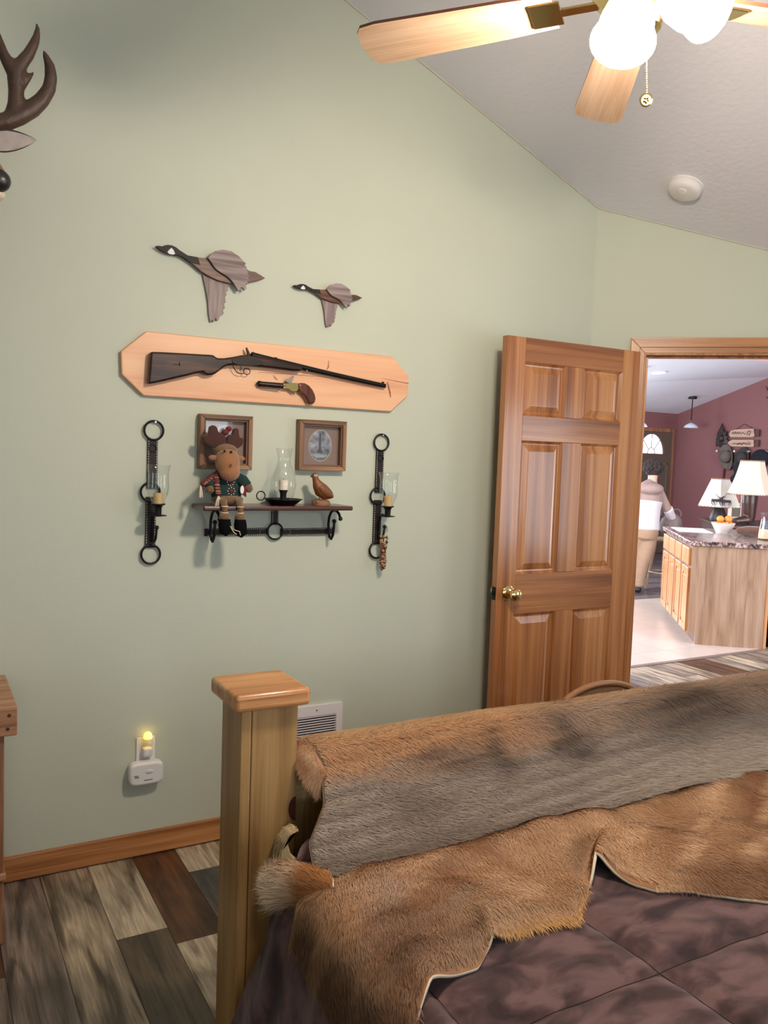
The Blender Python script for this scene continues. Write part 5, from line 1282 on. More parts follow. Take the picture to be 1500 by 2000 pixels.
def col2(U, V, p, r):
    x, y = p[:, 0], p[:, 1]; n_ = sines(x, y, 81, 6, 9); n2 = sines(x, y, 82, 5, 26)
    c = mixc(lin(198,154,114), lin(144,98,64), 0.45+0.62*n_)
    c = mixc(c, np.tile(lin(222,180,140), (len(x), 1)), np.clip(0.75*n2-0.12, 0, 0.7))
    c = mixc(c, np.tile(lin(112,72,44), (len(x), 1)), np.clip((0.13-V)/0.06+0.35*n2, 0, 0.9)*np.clip((U-0.25)/0.1, 0, 1))
    c = mixc(c, np.tile(lin(124,98,80), (len(x), 1)), 0.55*np.clip((0.34-U)/0.12, 0, 1)*np.clip((V-0.42)/0.15, 0, 1)*np.clip(0.7+0.6*n2, 0, 1))  # grey-brown sheen at the front left, put into the hair colour
    grey = 0.7*np.clip(np.exp(-((y-0.80)/0.06)**2-((x-1.60)/0.05)**2)*(0.7+0.8*n2), 0, 1); c = mixc(c, np.tile(lin(176,156,142), (len(x), 1)), grey)
    dk = np.exp(-((y-0.79)/0.05)**2-((x-1.68)/0.035)**2)*0.8 + np.exp(-((U-0.47)/0.03)**2-((V-0.55)/0.16)**2)*0.8 + np.exp(-((U-0.20)/0.05)**2-((V-0.82)/0.12)**2)*0.75 + 0.7*np.exp(-((U-0.10)/0.04)**2-((V-0.75)/0.14)**2) + 0.9*np.clip((0.05-U)/0.04, 0, 1)
    c = mixc(c, np.tile(lin(92,62,42), (len(x), 1)), np.clip(dk*(0.95+0.5*n2), 0, 0.92))
    fr_ = np.clip((U-0.6)/0.1, 0, 1)*np.clip((V-0.78)/0.1, 0, 1); c = mixc(c, np.tile(lin(110,70,40), (len(x), 1)), 0.8*fr_)
    c = mixc(c, np.tile(lin(206,152,84), (len(x), 1)), np.clip((V-0.93)/0.05, 0, 1)*((U > 0.26) & (U < 0.52)))
    spk = r.random(len(x)); c[spk < 0.03] *= 0.7
    return c*(0.94+0.12*r.random(len(x)))[:, None]
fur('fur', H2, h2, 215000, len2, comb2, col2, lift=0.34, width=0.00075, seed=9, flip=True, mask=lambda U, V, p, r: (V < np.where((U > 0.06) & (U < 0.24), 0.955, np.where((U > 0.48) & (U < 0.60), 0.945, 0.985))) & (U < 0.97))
# the leg flap with pale hair tips that sticks out over the mattress corner
leg_c = [(1.54,0.735,0.612),(1.495,0.712,0.606),(1.455,0.690,0.596),(1.43,0.672,0.584),(1.415,0.660,0.576)]
LG = np.zeros((24, 20, 3))
for i in range(24):
    t = i/23*(len(leg_c)-1); k = min(int(t), len(leg_c)-2); c0 = Vector(leg_c[k]).lerp(Vector(leg_c[k+1]), t-k)
    rad = 0.036*(1-0.25*abs(i/23-0.6)) if i < 21 else 0.034*(1-(i-20)/4)
    for j in range(20):
        a = -0.35*PI + 1.5*PI*j/19
        LG[i, j] = (c0.x+0.75*rad*math.cos(a), c0.y-0.35*rad*math.cos(a), c0.z+rad*math.sin(a)*0.9)
hide_skin('leg_skin', LG, h2, thick=0.003, m=M_SKIN, flip=1)
def colL(U, V, p, r):
    n2 = sines(p[:,0], p[:,2], 92, 4, 40)
    c = mixc(lin(176,118,70), lin(246,226,200), U*1.5-0.45+0.35*n2)
    return c*(0.85+0.3*r.random(len(U)))[:, None]
fur('leg_fur', LG, h2, 9000, lambda U, V, p: 0.024+0.034*U, lambda U, V, p: np.stack([-0.75+0*U, -0.75+0*U, 0.15+0*U], 1), colL, lift=0.65, width=0.0010, seed=13, flip=True)
# cream curl of rawhide against the post
cr_o = [(0.7881,0.6084),(0.7685,0.6034),(0.7520,0.5867),(0.7423,0.5636),(0.7443,0.5382),(0.7593,0.5174),(0.7820,0.5049),(0.8061,0.5021)]
cr_i = [(0.8056,0.5175),(0.7865,0.5317),(0.7700,0.5529),(0.7628,0.5745),(0.7688,0.5933),(0.7884,0.6008)]
M_CREAM = plain('cream_rawhide', srgb(222,200,160), rough=0.8, noise=0.1, nscale=50)
obj('curled_leg_edge', MB().prism(cr_o+cr_i, 1.206, 1.245, 'x'), M_CREAM, h2, bevel=0.004)
CU = np.zeros((16, 8, 3))
for i in range(16):
    t = i/15*(len(cr_o)-1); k = min(int(t), len(cr_o)-2); f_ = t-k
    y_, z_ = cr_o[k][0]*(1-f_)+cr_o[k+1][0]*f_, cr_o[k][1]*(1-f_)+cr_o[k+1][1]*f_
    for j in range(8): CU[i, j] = (1.206+0.040*j/7, y_, z_)
fur('curl_fur', CU, h2, 3000, lambda U, V, p: 0.011+0*U, lambda U, V, p: np.stack([0.25+0*U, -0.2+0*U, -0.8+0*U], 1), lambda U, V, p, r: np.tile(lin(214,190,148), (len(U), 1))*(0.85+0.3*r.random(len(U)))[:, None], lift=0.5, width=0.0009, seed=17, flip=False)

# --- round-backed wooden chair behind the footboard
wc = empty('wooden_chair', (0.62, 2.2, 0), 'wooden chair with an arched back, just visible behind the footboard', 'chair')
M_CHAIR = wood('brown_chair_wood', (srgb(92,66,46), srgb(126,96,72), srgb(150,118,92)), 'y', long=2, across=30, rough=0.35, coat=0.2)
CHY, CHR = 2.225, 0.25
arcp = [(0.75, CHY+CHR*math.cos(t), 0.520+0.158*math.sin(t)) for t in np.linspace(0, PI, 25)]
obj('back_rim', MB().tube([(0.75, CHY+CHR, 0.40)]+arcp+[(0.75, CHY-CHR, 0.40)], 0.012, 10), plain('pale_rim_wood', srgb(160,112,74), rough=0.35, coat=0.3), wc, smooth=True, angle=180)
obj('back_panel', MB().prism([(p[1], p[2]) for p in arcp]+[(CHY-CHR, 0.40),(CHY+CHR, 0.40)], 0.744, 0.756, 'x'), M_CHAIR, wc)
obj('seat', MB().box((0.36, CHY-0.24, 0.385), (0.765, CHY+0.24, 0.415)), M_CHAIR, wc, bevel=0.008)
for x in (0.385, 0.715):
    for y in (CHY-0.205, CHY+0.17): obj('leg', MB().box((x, y, 0.001), (x+0.035, y+0.035, 0.385)), M_CHAIR, wc, bevel=0.004)

# ================================================================== KITCHEN beyond the doorway
IU, IW = Vector((0.64, 0.768, 0)), Vector((-0.768, 0.64, 0))
IA = Vector((-1.759, 5.658, 0))
def ip(s, t, z): v = IA + IU*s + IW*t; return (v.x, v.y, z)
CT = 0.873
M_OAKP = wood('pale_oak_panel', (srgb(134,104,82), srgb(160,130,106), srgb(176,148,124)), 'z', long=1.6, across=16, rough=0.3, coat=0.3)
M_OAKD = wood('honey_oak_doors', (srgb(168,110,66), srgb(196,138,90), srgb(210,158,112)), 'z', long=1.6, across=24, rough=0.35, coat=0.2)
isl = empty('kitchen_island', tuple(IA), 'oak kitchen island cabinet with four drawers above four doors', 'kitchen island')
def ibox(s0, s1, t0, t1, z0, z1):
    return MB().obox(ip(s0, t0, z0), IU*(s1-s0), IW*(t1-t0), (0, 0, z1-z0))
LI = 1.50
side_ = [(0.06,0.001),(0.598,0.001),(0.598,0.832),(0.0,0.832),(0.0,0.095),(0.06,0.095)]
mb = MB(); F_ = [ip(p[0], 0.0, p[1]) for p in side_]; G_ = [ip(p[0], 0.018, p[1]) for p in side_]; n = 6
mb.add(F_+G_, [tuple(range(n)), tuple(range(2*n-1, n-1, -1))]+[(i, n+i, n+(i+1) % n, (i+1) % n) for i in range(n)])
obj('end_panel', mb, M_OAKP, isl)
obj('edge_strip', ibox(0.599, 0.622, -0.004, 0.018, 0.001, 0.832), M_OAKD, isl, bevel=0.002)
obj('carcass', MB().obox(ip(0.008, 0.019, 0.095), IU*0.59, IW*(LI-0.02), (0,0,0.737)).obox(ip(0.07, 0.019, 0.001), IU*0.52, IW*(LI-0.03), (0,0,0.094)), wood('shadow_gap_oak', (srgb(84,50,32), srgb(104,64,42), srgb(120,78,52)), 'z', rough=0.4), isl)  # oak darkened so the gaps between drawers and doors read as shadow
for k in range(4):
    t0 = 0.040 + k*0.365; t1 = t0+0.315
    obj('drawer', ibox(-0.024, 0.007, t0, t1, 0.665, 0.808), M_OAKD, isl, bevel=0.005)
    dr = obj('door', ibox(-0.010, 0.007, t0, t1, 0.100, 0.640), M_OAKD, isl)
    for q in ((t0,t1,0.100,0.155),(t0,t1,0.585,0.640),(t0,t0+0.055,0.1555,0.5845),(t1-0.055,t1,0.1555,0.5845)):
        obj('door_frame', ibox(-0.020, -0.0102, q[0], q[1], q[2], q[3]), M_OAKD, dr, bevel=0.004)
    obj('raised_panel', ibox(-0.016, -0.0102, t0+0.075, t1-0.075, 0.18, 0.56), M_OAKD, dr, bevel=0.005)
def granite():
    m, nt, b = new_mat('brown_black_granite'); L = nt.links.new; N = nt.nodes.new
    tc = N('ShaderNodeTexCoord'); n1 = N('ShaderNodeTexNoise'); n1.inputs['Scale'].default_value = 22; n1.inputs['Detail'].default_value = 6; n1.inputs['Distortion'].default_value = 1.5
    L(tc.outputs['Object'], n1.inputs['Vector']); cr = N('ShaderNodeValToRGB'); e = cr.color_ramp.elements
    e[0].position = 0.36; e[0].color = srgb(44,40,46); e[1].position = 0.68; e[1].color = srgb(200,186,182); k = e.new(0.5); k.color = srgb(126,100,92)
    L(n1.outputs['Fac'], cr.inputs['Fac']); L(cr.outputs[0], b.inputs['Base Color']); b.inputs['Roughness'].default_value = 0.18
    return m
ctp = obj('countertop', MB().obox(ip(-0.028, -0.025, 0.8325), IU*1.30, IW*(LI+0.06), (0,0,CT-0.8325)), granite(), bevel=0.008, bseg=3, origin=ip(0.5, 0.7, 0.8325))
tag(ctp, 'brown and black granite countertop on the kitchen island', 'countertop')
ap = empty('dishwasher', ip(0.95, 0.3, 0), 'black appliance under the countertop right of the oak end panel', 'appliance')
M_BLACKG = plain('black_appliance', srgb(18,18,20), rough=0.25)
obj('body', MB().obox(ip(0.64, 0.03, 0.09), IU*0.60, IW*0.58, (0,0,0.74)), M_BLACKG, ap, bevel=0.004)
obj('toe_kick', MB().obox(ip(0.66, 0.08, 0.001), IU*0.56, IW*0.5, (0,0,0.088)), M_DARK, ap)
obj('handle', MB().tube([ip(0.70,0.005,0.77), ip(1.18,0.005,0.77)], 0.010, 10), M_STEEL, ap, smooth=True)

# fruit bowl with oranges
FB = Vector((-2.262, 6.655, CT))
bw = empty('fruit_bowl', tuple(FB), 'white square-sided bowl of oranges on the island countertop', 'bowl')
M_CERAM = plain('white_ceramic', srgb(228,220,214), rough=0.2)
mb = MB(); R4 = []
for (r, h) in ((0.058,0.0),(0.105,0.098),(0.098,0.098),(0.052,0.008)):
    loop = []
    for k in range(28):
        t = 2*PI*k/28+PI/4; c, s = math.cos(t), math.sin(t); e = 0.62
        loop.append(FB + IU*(r*math.copysign(abs(c)**e, c)) + IW*(r*math.copysign(abs(s)**e, s)) + Vector((0,0,h)))
    R4.append(loop)
V2 = [tuple(p) for l in R4 for p in l]; F2 = [(i*28+k, i*28+(k+1) % 28, (i+1)*28+(k+1) % 28, (i+1)*28+k) for i in range(3) for k in range(28)]
F2 += [tuple(range(27,-1,-1)), tuple(range(84, 112))]
obj('bowl', mb.add(V2, F2), M_CERAM, bw, smooth=True, angle=50)
M_ORANGE = plain('orange_peel', srgb(236,138,48), rough=0.45, noise=0.08, nscale=20, bump=0.3, bscale=400)
fruit = [(-0.066,-0.012,0.094,'left rear'),(0.006,-0.046,0.094,'front middle'),(0.076,-0.010,0.094,'right'),(-0.032,-0.010,0.150,'top left'),(0.012,0.036,0.094,'rear'),(0.048,-0.004,0.153,'top right'),(-0.02,0.02,0.05,''),(0.03,0.02,0.048,'')]
olab = {'left rear': 'orange at the left rim of the white bowl', 'front middle': 'orange at the front middle of the white bowl', 'right': 'orange at the right rim of the white bowl', 'top left': 'yellowish orange on top of the pile at the left', 'rear': 'orange half hidden at the back of the white bowl', 'top right': 'orange on top of the pile at the right'}
o0 = None
for (s, t, h, nm) in fruit:
    if not nm: continue
    p = FB + IU*s*0.9 + IW*t*0.9 + Vector((0,0,h-0.018))
    if o0 is None:
        o0 = empty('orange', tuple(p), olab[nm], 'fruit', 'oranges in the bowl')
        obj('peel', MB().ball(tuple(p), (0.034,0.034,0.032), 18, 12), M_ORANGE, o0, smooth=True)
        obj('stem_end', MB().ball(tuple(p+Vector((0,0,0.0335))), (0.004,0.004,0.0015), 8, 6), plain('green_stem', srgb(96,104,48), rough=0.7), o0, smooth=True)
    else:
        c = copy_tree(o0); c.location = p; c['label'] = olab[nm]; c.rotation_euler = (s*8, t*8, s*20)

# paper sheet, pelt bundle, jar, potted herb on the island
pt = obj('paper_sheet', MB().obox(ip(0.04, 0.94, CT+0.0006), IU*0.30, IW*0.50, (0,0,0.004)), plain('white_paper', srgb(236,234,232), rough=0.6), origin=ip(0.2, 1.2, CT))
tag(pt, 'white sheet of paper on the far left end of the countertop', 'paper')
fp = empty('pelt_bundle', (-1.97, 6.69, CT), 'brown furry pelt bundle lying between the fruit bowl and the jar', 'pelt')
mb = MB().tube([(-2.06,6.60,CT+0.042),(-1.99,6.66,CT+0.050),(-1.93,6.74,CT+0.048),(-1.88,6.82,CT+0.040)], [0.030,0.044,0.044,0.030], 14)
mb.ball((-2.03,6.66,CT+0.03), (0.05,0.05,0.028), 12, 8)
obj('pelt', mb, plain('dark_brown_pelt', srgb(92,58,42), rough=0.95, sheen=0.4, noise=0.5, nscale=60, bump=0.9, bscale=160), fp, remesh=0.006)
JP = Vector((-1.685, 6.50, CT))
jr = empty('glass_jar', tuple(JP), 'flared glass jar holding pale layered filling at the right of the countertop', 'jar')
obj('jar', MB().lathe(tuple(JP), [(0.0,0.0),(0.066,0.0),(0.072,0.01),(0.068,0.06),(0.058,0.13),(0.050,0.18),(0.053,0.205),(0.066,0.232),(0.069,0.236)], 30), M_GLASS, jr, smooth=True)
obj('filling', MB().lathe(tuple(JP), [(0.0,0.012),(0.066,0.012),(0.0645,0.06),(0.056,0.095),(0.0,0.097)], 26), plain('pale_filling', srgb(206,184,150), rough=0.8, noise=0.15, nscale=60), jr, smooth=True)
obj('red_base', MB().lathe(tuple(JP), [(0.0,0.004),(0.064,0.004),(0.066,0.0115),(0.0,0.0118)], 26), plain('red_brown_beads', srgb(120,62,46), rough=0.5), jr)
obj('dark_layer', MB().lathe(tuple(JP), [(0.0,0.098),(0.054,0.098),(0.047,0.168),(0.0,0.17)], 24), plain('blue_grey_filling', srgb(92,96,112), rough=0.8, noise=0.3, nscale=40), jr, smooth=True)

# sideboard behind the island with two lamps and a small white rack
SBO = Vector((-3.02, 8.03, 0))
def sp_(s, t, z): v = SBO + IU*s + IW*t; return (v.x, v.y, z)
sb_ = empty('sideboard', sp_(0.2, 0.2, 0), 'dark wooden sideboard behind the island carrying two table lamps', 'sideboard')
M_SBW = wood('dark_sideboard', (srgb(52,34,28), srgb(76,52,42), srgb(96,68,54)), 'z', rough=0.4)
obj('body', MB().obox(sp_(-0.30, -0.20, 0.08), IU*1.20, IW*1.20, (0,0,0.752)), M_SBW, sb_, bevel=0.004)
obj('top', MB().obox(sp_(-0.33, -0.23, 0.8325), IU*1.26, IW*1.26, (0,0,0.03)), M_SBW, sb_, bevel=0.006)
for (s, t) in ((-0.28,-0.17),(0.83,-0.17),(-0.28,0.94),(0.83,0.94)): obj('leg', MB().obox(sp_(s, t, 0.001), IU*0.05, IW*0.05, (0,0,0.079)), M_SBW, sb_)
TZ = 0.863
# boot lamp
M_SHD = plain('cream_rawhide_shade', srgb(238,222,196), rough=0.7, noise=0.05, nscale=12, trans=0.0)
M_LIT = emit('lamplit_rawhide', (1.0, 0.80, 0.54, 1), 0.22, (0.56, 0.49, 0.39, 1))
bx_, by_ = -3.045, 8.065
bl_ = empty('boot_lamp', (bx_, by_, TZ), 'table lamp on a brown cowboy boot with a flared cream shade', 'table lamp', 'table lamps behind the island')
M_BOOTL = plain('brown_boot_leather', srgb(62,38,32), rough=0.35, noise=0.2, nscale=30)
LU = Vector((0.4896, 0.872, 0)).normalized(); LA = Vector((-0.872, 0.4896, 0)).normalized()
def lp(s, t, z): v = Vector((bx_, by_, TZ)) + LU*s + LA*t; return (v.x, v.y, TZ+z+0.004)
mb = MB().tube([lp(0.0,0,0.35), lp(0.0,0,0.24), lp(0.005,0,0.14), lp(0.01,0,0.08), lp(0.0,0,0.045)], [0.083,0.078,0.066,0.058,0.052], 16)
mb.tube([lp(0.03,0,0.045), lp(-0.03,0,0.052), lp(-0.10,-0.01,0.042), lp(-0.16,-0.02,0.034), lp(-0.20,-0.025,0.026)], [0.05,0.052,0.044,0.036,0.016], 14)
obj('boot', mb, M_BOOTL, bl_, remesh=0.009)
obj('sole', MB().obox(lp(-0.20,-0.05,0.001), LU*0.17, LA*0.075, (0,0,0.012)).obox(lp(-0.01,-0.04,0.001), LU*0.07, LA*0.075, (0,0,0.035)), M_DARK, bl_, bevel=0.004)
obj('lamp_stem', MB().tube([lp(0,0,0.345), lp(0,0,0.66)], 0.008, 8), M_BRASS, bl_, smooth=True)
def panel_shade(parent, P, z0, z1, r0, r1, n=8, mats=None, concave=0.0):
    rows = []
    for i in range(9):
        t = i/8; r = r0+(r1-r0)*t - concave*math.sin(PI*t)
        rows.append([P(r*math.cos(2*PI*k/n+0.2), r*math.sin(2*PI*k/n+0.2), z0+(z1-z0)*t) for k in range(n+1)])
    o = obj('lamp_shade', MB().grid(rows), mats, parent)
    md = o.modifiers.new('thickness', 'SOLIDIFY'); md.thickness = 0.002
    mb = MB()
    for (z, r) in ((z0, r0), (z1, r1)):
        for k in range(n):
            a, b_ = Vector(P(r*math.cos(2*PI*k/n+0.2), r*math.sin(2*PI*k/n+0.2), z)), Vector(P(r*math.cos(2*PI*(k+1)/n+0.2), r*math.sin(2*PI*(k+1)/n+0.2), z))
            for i in range(6): mb.ball(tuple(a.lerp(b_, (i+0.5)/6)), (0.007,0.007,0.009), 7, 5)
    obj('lacing', mb, plain('brown_lacing', srgb(150,120,92), rough=0.8), parent, smooth=True)
    return o
s1 = panel_shade(bl_, lambda a, b_, z: lp(a, b_, z), 0.335, 0.705, 0.245, 0.125, 8, M_LIT, 0.012)
# silhouette lamp
bx2, by2 = -3.62, 8.28
dl_ = empty('silhouette_lamp', (bx2, by2, TZ), 'dark-based table lamp whose pale shade shows running animal silhouettes', 'table lamp', 'table lamps behind the island')
def lq(s, t, z): v = Vector((bx2, by2, TZ)) + LU*s + LA*t; return (v.x, v.y, TZ+z)
mb = MB().lathe(lq(0,0,0), [(0.0,0.0),(0.095,0.0),(0.10,0.03),(0.085,0.08),(0.07,0.12),(0.05,0.16),(0.02,0.19),(0.0,0.19)], 20)
obj('lamp_base', mb, plain('dark_carved_base', srgb(46,38,38), rough=0.5, noise=0.3, nscale=30), dl_, smooth=True)
obj('lamp_stem', MB().tube([lq(0,0,0.18), lq(0,0,0.46)], 0.008, 8), M_BRASS, dl_, smooth=True)
panel_shade(dl_, lambda a, b_, z: lq(a, b_, z), 0.165, 0.49, 0.262, 0.112, 6, emit('lamplit_pale_shade', (1.0, 0.90, 0.80, 1), 0.12, (0.60, 0.56, 0.50, 1)))
def shade_pt(s, z, off=0.004):
    """a point on the camera-facing side of the silhouette shade"""
    t = (z-0.165)/(0.49-0.165); r = (0.262+(0.112-0.262)*t)*0.90
    return lq(s, -math.sqrt(max(r*r-s*s*0.3, 0.0001))-off-0.012, z)
M_SIL = plain('dark_silhouette_paint', srgb(66,60,66), rough=0.8)
def animal(s0, z0, k, flip=1):
    mb = MB()
    body_ = [(-0.055,0.058),(0.0,0.055),(0.035,0.062),(0.05,0.078)]
    def q(p): return shade_pt(s0+flip*p[0]*k, z0+p[1]*k)
    mb.tube([q(p) for p in body_], [0.012*k,0.016*k,0.017*k,0.011*k], 8)
    mb.tube([q((0.05,0.078)), q((0.068,0.095)), q((0.088,0.100))], [0.010*k,0.008*k,0.004*k], 8)
    for (a, b2, c) in (((-0.05,0.055),(-0.058,0.028),(-0.045,0.0)), ((-0.04,0.052),(-0.035,0.026),(-0.028,0.0)), ((0.03,0.055),(0.024,0.028),(0.03,0.0)), ((0.038,0.058),(0.046,0.03),(0.055,0.004))):
        mb.tube([q(a), q(b2), q(c)], [0.008*k,0.005*k,0.003*k], 6)
    mb.tube([q((0.088,0.100)), q((0.10,0.125)), q((0.12,0.135))], [0.003*k,0.003*k,0.002*k], 6)
    return obj('silhouette', mb, M_SIL, dl_, smooth=True)
animal(-0.11, 0.185, 1.05); animal(-0.01, 0.185, 0.95, -1)
# white rack
rk = empty('wall_rack', (-4.55, 9.35, 0.93), 'small white cubby rack with a red print and a wicker basket between the lamps', 'rack')
rp = [(-4.046,9.047,0.854),(-3.982,9.161,0.859),(-4.009,9.162,1.204),(-4.073,9.048,1.199),(-4.074,8.996,0.846),(-3.926,9.252,0.804),(-4.049,9.065,1.024)]
r0 = Vector(rp[0]); ru = (Vector(rp[1])-r0); ru.z = 0; wR = ru.length; ru.normalize(); ra = Vector((-ru.y, ru.x, 0)); hR = Vector(rp[3]).z-r0.z
def rkp(s, t, z): v = r0 + ru*s + ra*t; return (v.x, v.y, r0.z+z)
mb = MB()
for z in (0.0, hR*0.5, hR-0.014): mb.obox(rkp(0,0,z), ru*wR, ra*0.10, (0,0,0.014))
for s in (0.0, wR-0.012): mb.obox(rkp(s,0,0), ru*0.012, ra*0.10, (0,0,hR))
mb.obox(rkp(0,0.09,0), ru*wR, ra*0.008, (0,0,hR))
obj('rack_body', mb, plain('cream_rack_paint', srgb(214,200,186), rough=0.5), rk)
obj('red_print', MB().obox(rkp(0.016,0.03,hR*0.5+0.016), ru*(wR-0.032), ra*0.006, (0,0,hR*0.5-0.036)), plain('red_floral_print', srgb(170,104,92), rough=0.7, noise=0.5, nscale=60), rk)
obj('basket', MB().obox(rkp(0.016,0.01,0.0145), ru*(wR-0.032), ra*0.07, (0,0,hR*0.5-0.05)), plain('grey_wicker', srgb(120,112,98), rough=0.8, noise=0.5, nscale=120, bump=0.8, bscale=200), rk, bevel=0.004)
obj('ledge', MB().obox(rkp(-0.07,-0.06,-0.02), ru*0.32, ra*0.24, (0,0,0.0195)), plain('pale_ledge_wood', srgb(200,170,144), rough=0.5), rk)
for (s, t) in ((-0.05,-0.04),(0.20,-0.04),(-0.05,0.14),(0.20,0.14)): obj('leg', MB().obox(rkp(s,t,-r0.z+0.001), ru*0.03, ra*0.03, (0,0,r0.z-0.022)), plain('rack_leg_wood', srgb(186,158,132), rough=0.5), rk)

# pendant lamps, recessed light
def pendant(c, zc, zs, R, label, tilt=True):
    r = empty('pendant_lamp', (c[0], c[1], zc), label, 'pendant lamp', 'kitchen pendant lamps')
    obj('canopy', MB().lathe((c[0], c[1], zc-0.028), [(0.0,0.0),(0.062,0.0),(0.066,0.01),(0.066,0.036),(0.0,0.036)], 22), M_IRON, r, smooth=True)
    obj('rod', MB().tube([(c[0],c[1],zs+0.10), (c[0],c[1],zc-0.02)], 0.008, 8), M_IRON, r, smooth=True)
    obj('cap', MB().lathe((c[0],c[1],zs+0.055), [(0.03,0.0),(0.034,0.01),(0.018,0.035),(0.012,0.06),(0.0,0.062)], 18), M_STEEL, r, smooth=True)
    obj('pendant_shade', MB().lathe((c[0],c[1],zs), [(R,0.0),(R*0.93,0.018),(R*0.70,0.045),(R*0.35,0.066),(0.025,0.074)], 28), plain('white_pendant_glass', srgb(214,226,240), rough=0.15), r, smooth=True, angle=180)
pendant((-6.1683, 10.6929), 2.575, 2.095, 0.112, 'white dome pendant lamp hanging from the sloped ceiling')
pb = [(-4.425,7.714,1.952)][0]
pendant((pb[0], pb[1]), zB(pb[0])-0.004 if pb[0] < crease_x(pb[1]) else zA(pb[0], pb[1])-0.004, pb[2], 0.118, 'white pendant lamp half hidden behind the bedroom door edge')
rc_ = Vector((-4.807, 8.442, 2.695))
rl = empty('recessed_light', tuple(rc_), 'glowing round flush light on the bright kitchen ceiling', 'ceiling light')
na_ = nA.normalized(); na_ = -na_ if na_.z > 0 else na_
obj('trim_ring', MB().lathe(tuple(rc_), [(0.0,0.0),(0.105,0.0),(0.105,0.006),(0.090,0.012),(0.0,0.012)], 30, axis=tuple(na_)), M_WHITE, rl, smooth=True)
obj('lens', MB().lathe(tuple(rc_+na_*0.0122), [(0.0,0.0),(0.088,0.0),(0.07,0.006),(0.0,0.008)], 28, axis=tuple(na_)), emit('flush_light_glow', (1.0, 0.97, 0.92, 1), 3.0), rl, smooth=True)

# things on the red gable wall
YW = YG
def gx(pts): return pts
hat_c = [(-5.8392,1.6482),(-5.5475,1.6304),(-5.2252,1.6451)]
def hat(c, rb, rbz, rc2, tilt, m, label, cap=False):
    r = empty('hat', (c[0], YW, c[1]), label, 'hat', 'hats on the wall pegs')
    rows = []
    def P(a, k, dpt): return (c[0]+rb*k*math.cos(a)*1.0, YW-0.02-dpt, c[1]+rbz*k*math.sin(a)+tilt*k*math.cos(a))
    if not cap:
        mb = MB(); mb.grid([[P(a, k, 0.012+0.05*(k**2)*abs(math.cos(a))) for a in np.linspace(0, 2*PI, 33)] for k in (0.35, 0.6, 0.85, 1.0)])
        o = obj('brim', mb, m, r, smooth=True); md = o.modifiers.new('t', 'SOLIDIFY'); md.thickness = 0.006
        obj('crown', MB().ball((c[0]+0.0, YW-0.085, c[1]+0.01), (rc2, 0.075, rc2*1.12), 20, 14, Matrix.Rotation(0.35, 3, 'Y')), m, r, smooth=True)
        obj('hat_band', MB().ring((c[0], YW-0.045, c[1]+0.01), (0.05,-1,0.05), rc2*1.0, 0.012, 26, 6), M_DARK, r, smooth=True)
    else:
        obj('crown', MB().ball((c[0], YW-0.07, c[1]), (rc2*1.15, 0.06, rc2), 20, 14), m, r, smooth=True)
        obj('bill', MB().ball((c[0], YW-0.08, c[1]-rc2*0.8), (rc2*0.8, 0.07, 0.012), 18, 8), m, r, smooth=True)
    return r
hat(hat_c[0], 0.135, 0.20, 0.088, -0.05, plain('taupe_felt', srgb(104,94,88), rough=0.9), 'taupe felt hat hanging leftmost on the red wall')
hat(hat_c[1], 0.13, 0.18, 0.085, 0.02, plain('charcoal_felt', srgb(62,60,58), rough=0.9), 'charcoal felt hat hanging between the taupe hat and the black cap')
hat(hat_c[2], 0.15, 0.10, 0.135, 0.0, plain('black_cap_cloth', srgb(22,24,34), rough=0.9), 'black cap hanging rightmost above the cream lamp shade', True)
plab = ['white peg knob left of the taupe hat', 'white peg knob between the taupe and charcoal hats', 'white peg knob left of the black cap', 'white peg knob right of the black cap']
for q, lb in zip([(-6.0313,1.7440),(-5.7060,1.7445),(-5.4527,1.7441),(-5.1559,1.7484)], plab):
    o = obj('wall_peg', MB().tube([(q[0], YW, q[1]), (q[0], YW-0.05, q[1])], 0.010, 10).ball((q[0], YW-0.055, q[1]), 0.020, 12, 8), M_WHITE, smooth=True, origin=(q[0], YW, q[1]))
    tag(o, lb, 'peg', 'hat pegs on the red wall')
jk = [(-5.7463,1.5701),(-5.5236,1.5758),(-5.5258,1.3619),(-5.6143,1.3105),(-5.7233,1.2656),(-5.7996,1.2701),(-5.6773,1.4039)]
o = obj('jacket', MB().prism([(p[0], p[1]) for p in jk], YW-0.075, YW-0.002, 'y'), plain('dark_jacket_cloth', srgb(40,38,44), rough=0.9, noise=0.3, nscale=20), bevel=0.02, bseg=3, smooth=True, origin=(jk[0][0], YW, jk[0][1]))
tag(o, 'dark jacket hanging below the charcoal hat behind the lamp shades', 'jacket')
stp = [(-5.9133,1.4447),(-5.9609,1.3042),(-5.8940,1.4453),(-5.9107,1.2819)]
o = obj('strap', MB().tube([(stp[2][0], YW-0.02, stp[2][1]+0.1), (stp[2][0], YW-0.02, stp[2][1]), (stp[3][0], YW-0.02, stp[3][1]-0.12)], 0.016, 8), plain('maroon_strap', srgb(84,24,34), rough=0.8), smooth=True, origin=(stp[2][0], YW, stp[2][1]))
tag(o, 'maroon strap dangling below the taupe hat', 'strap')
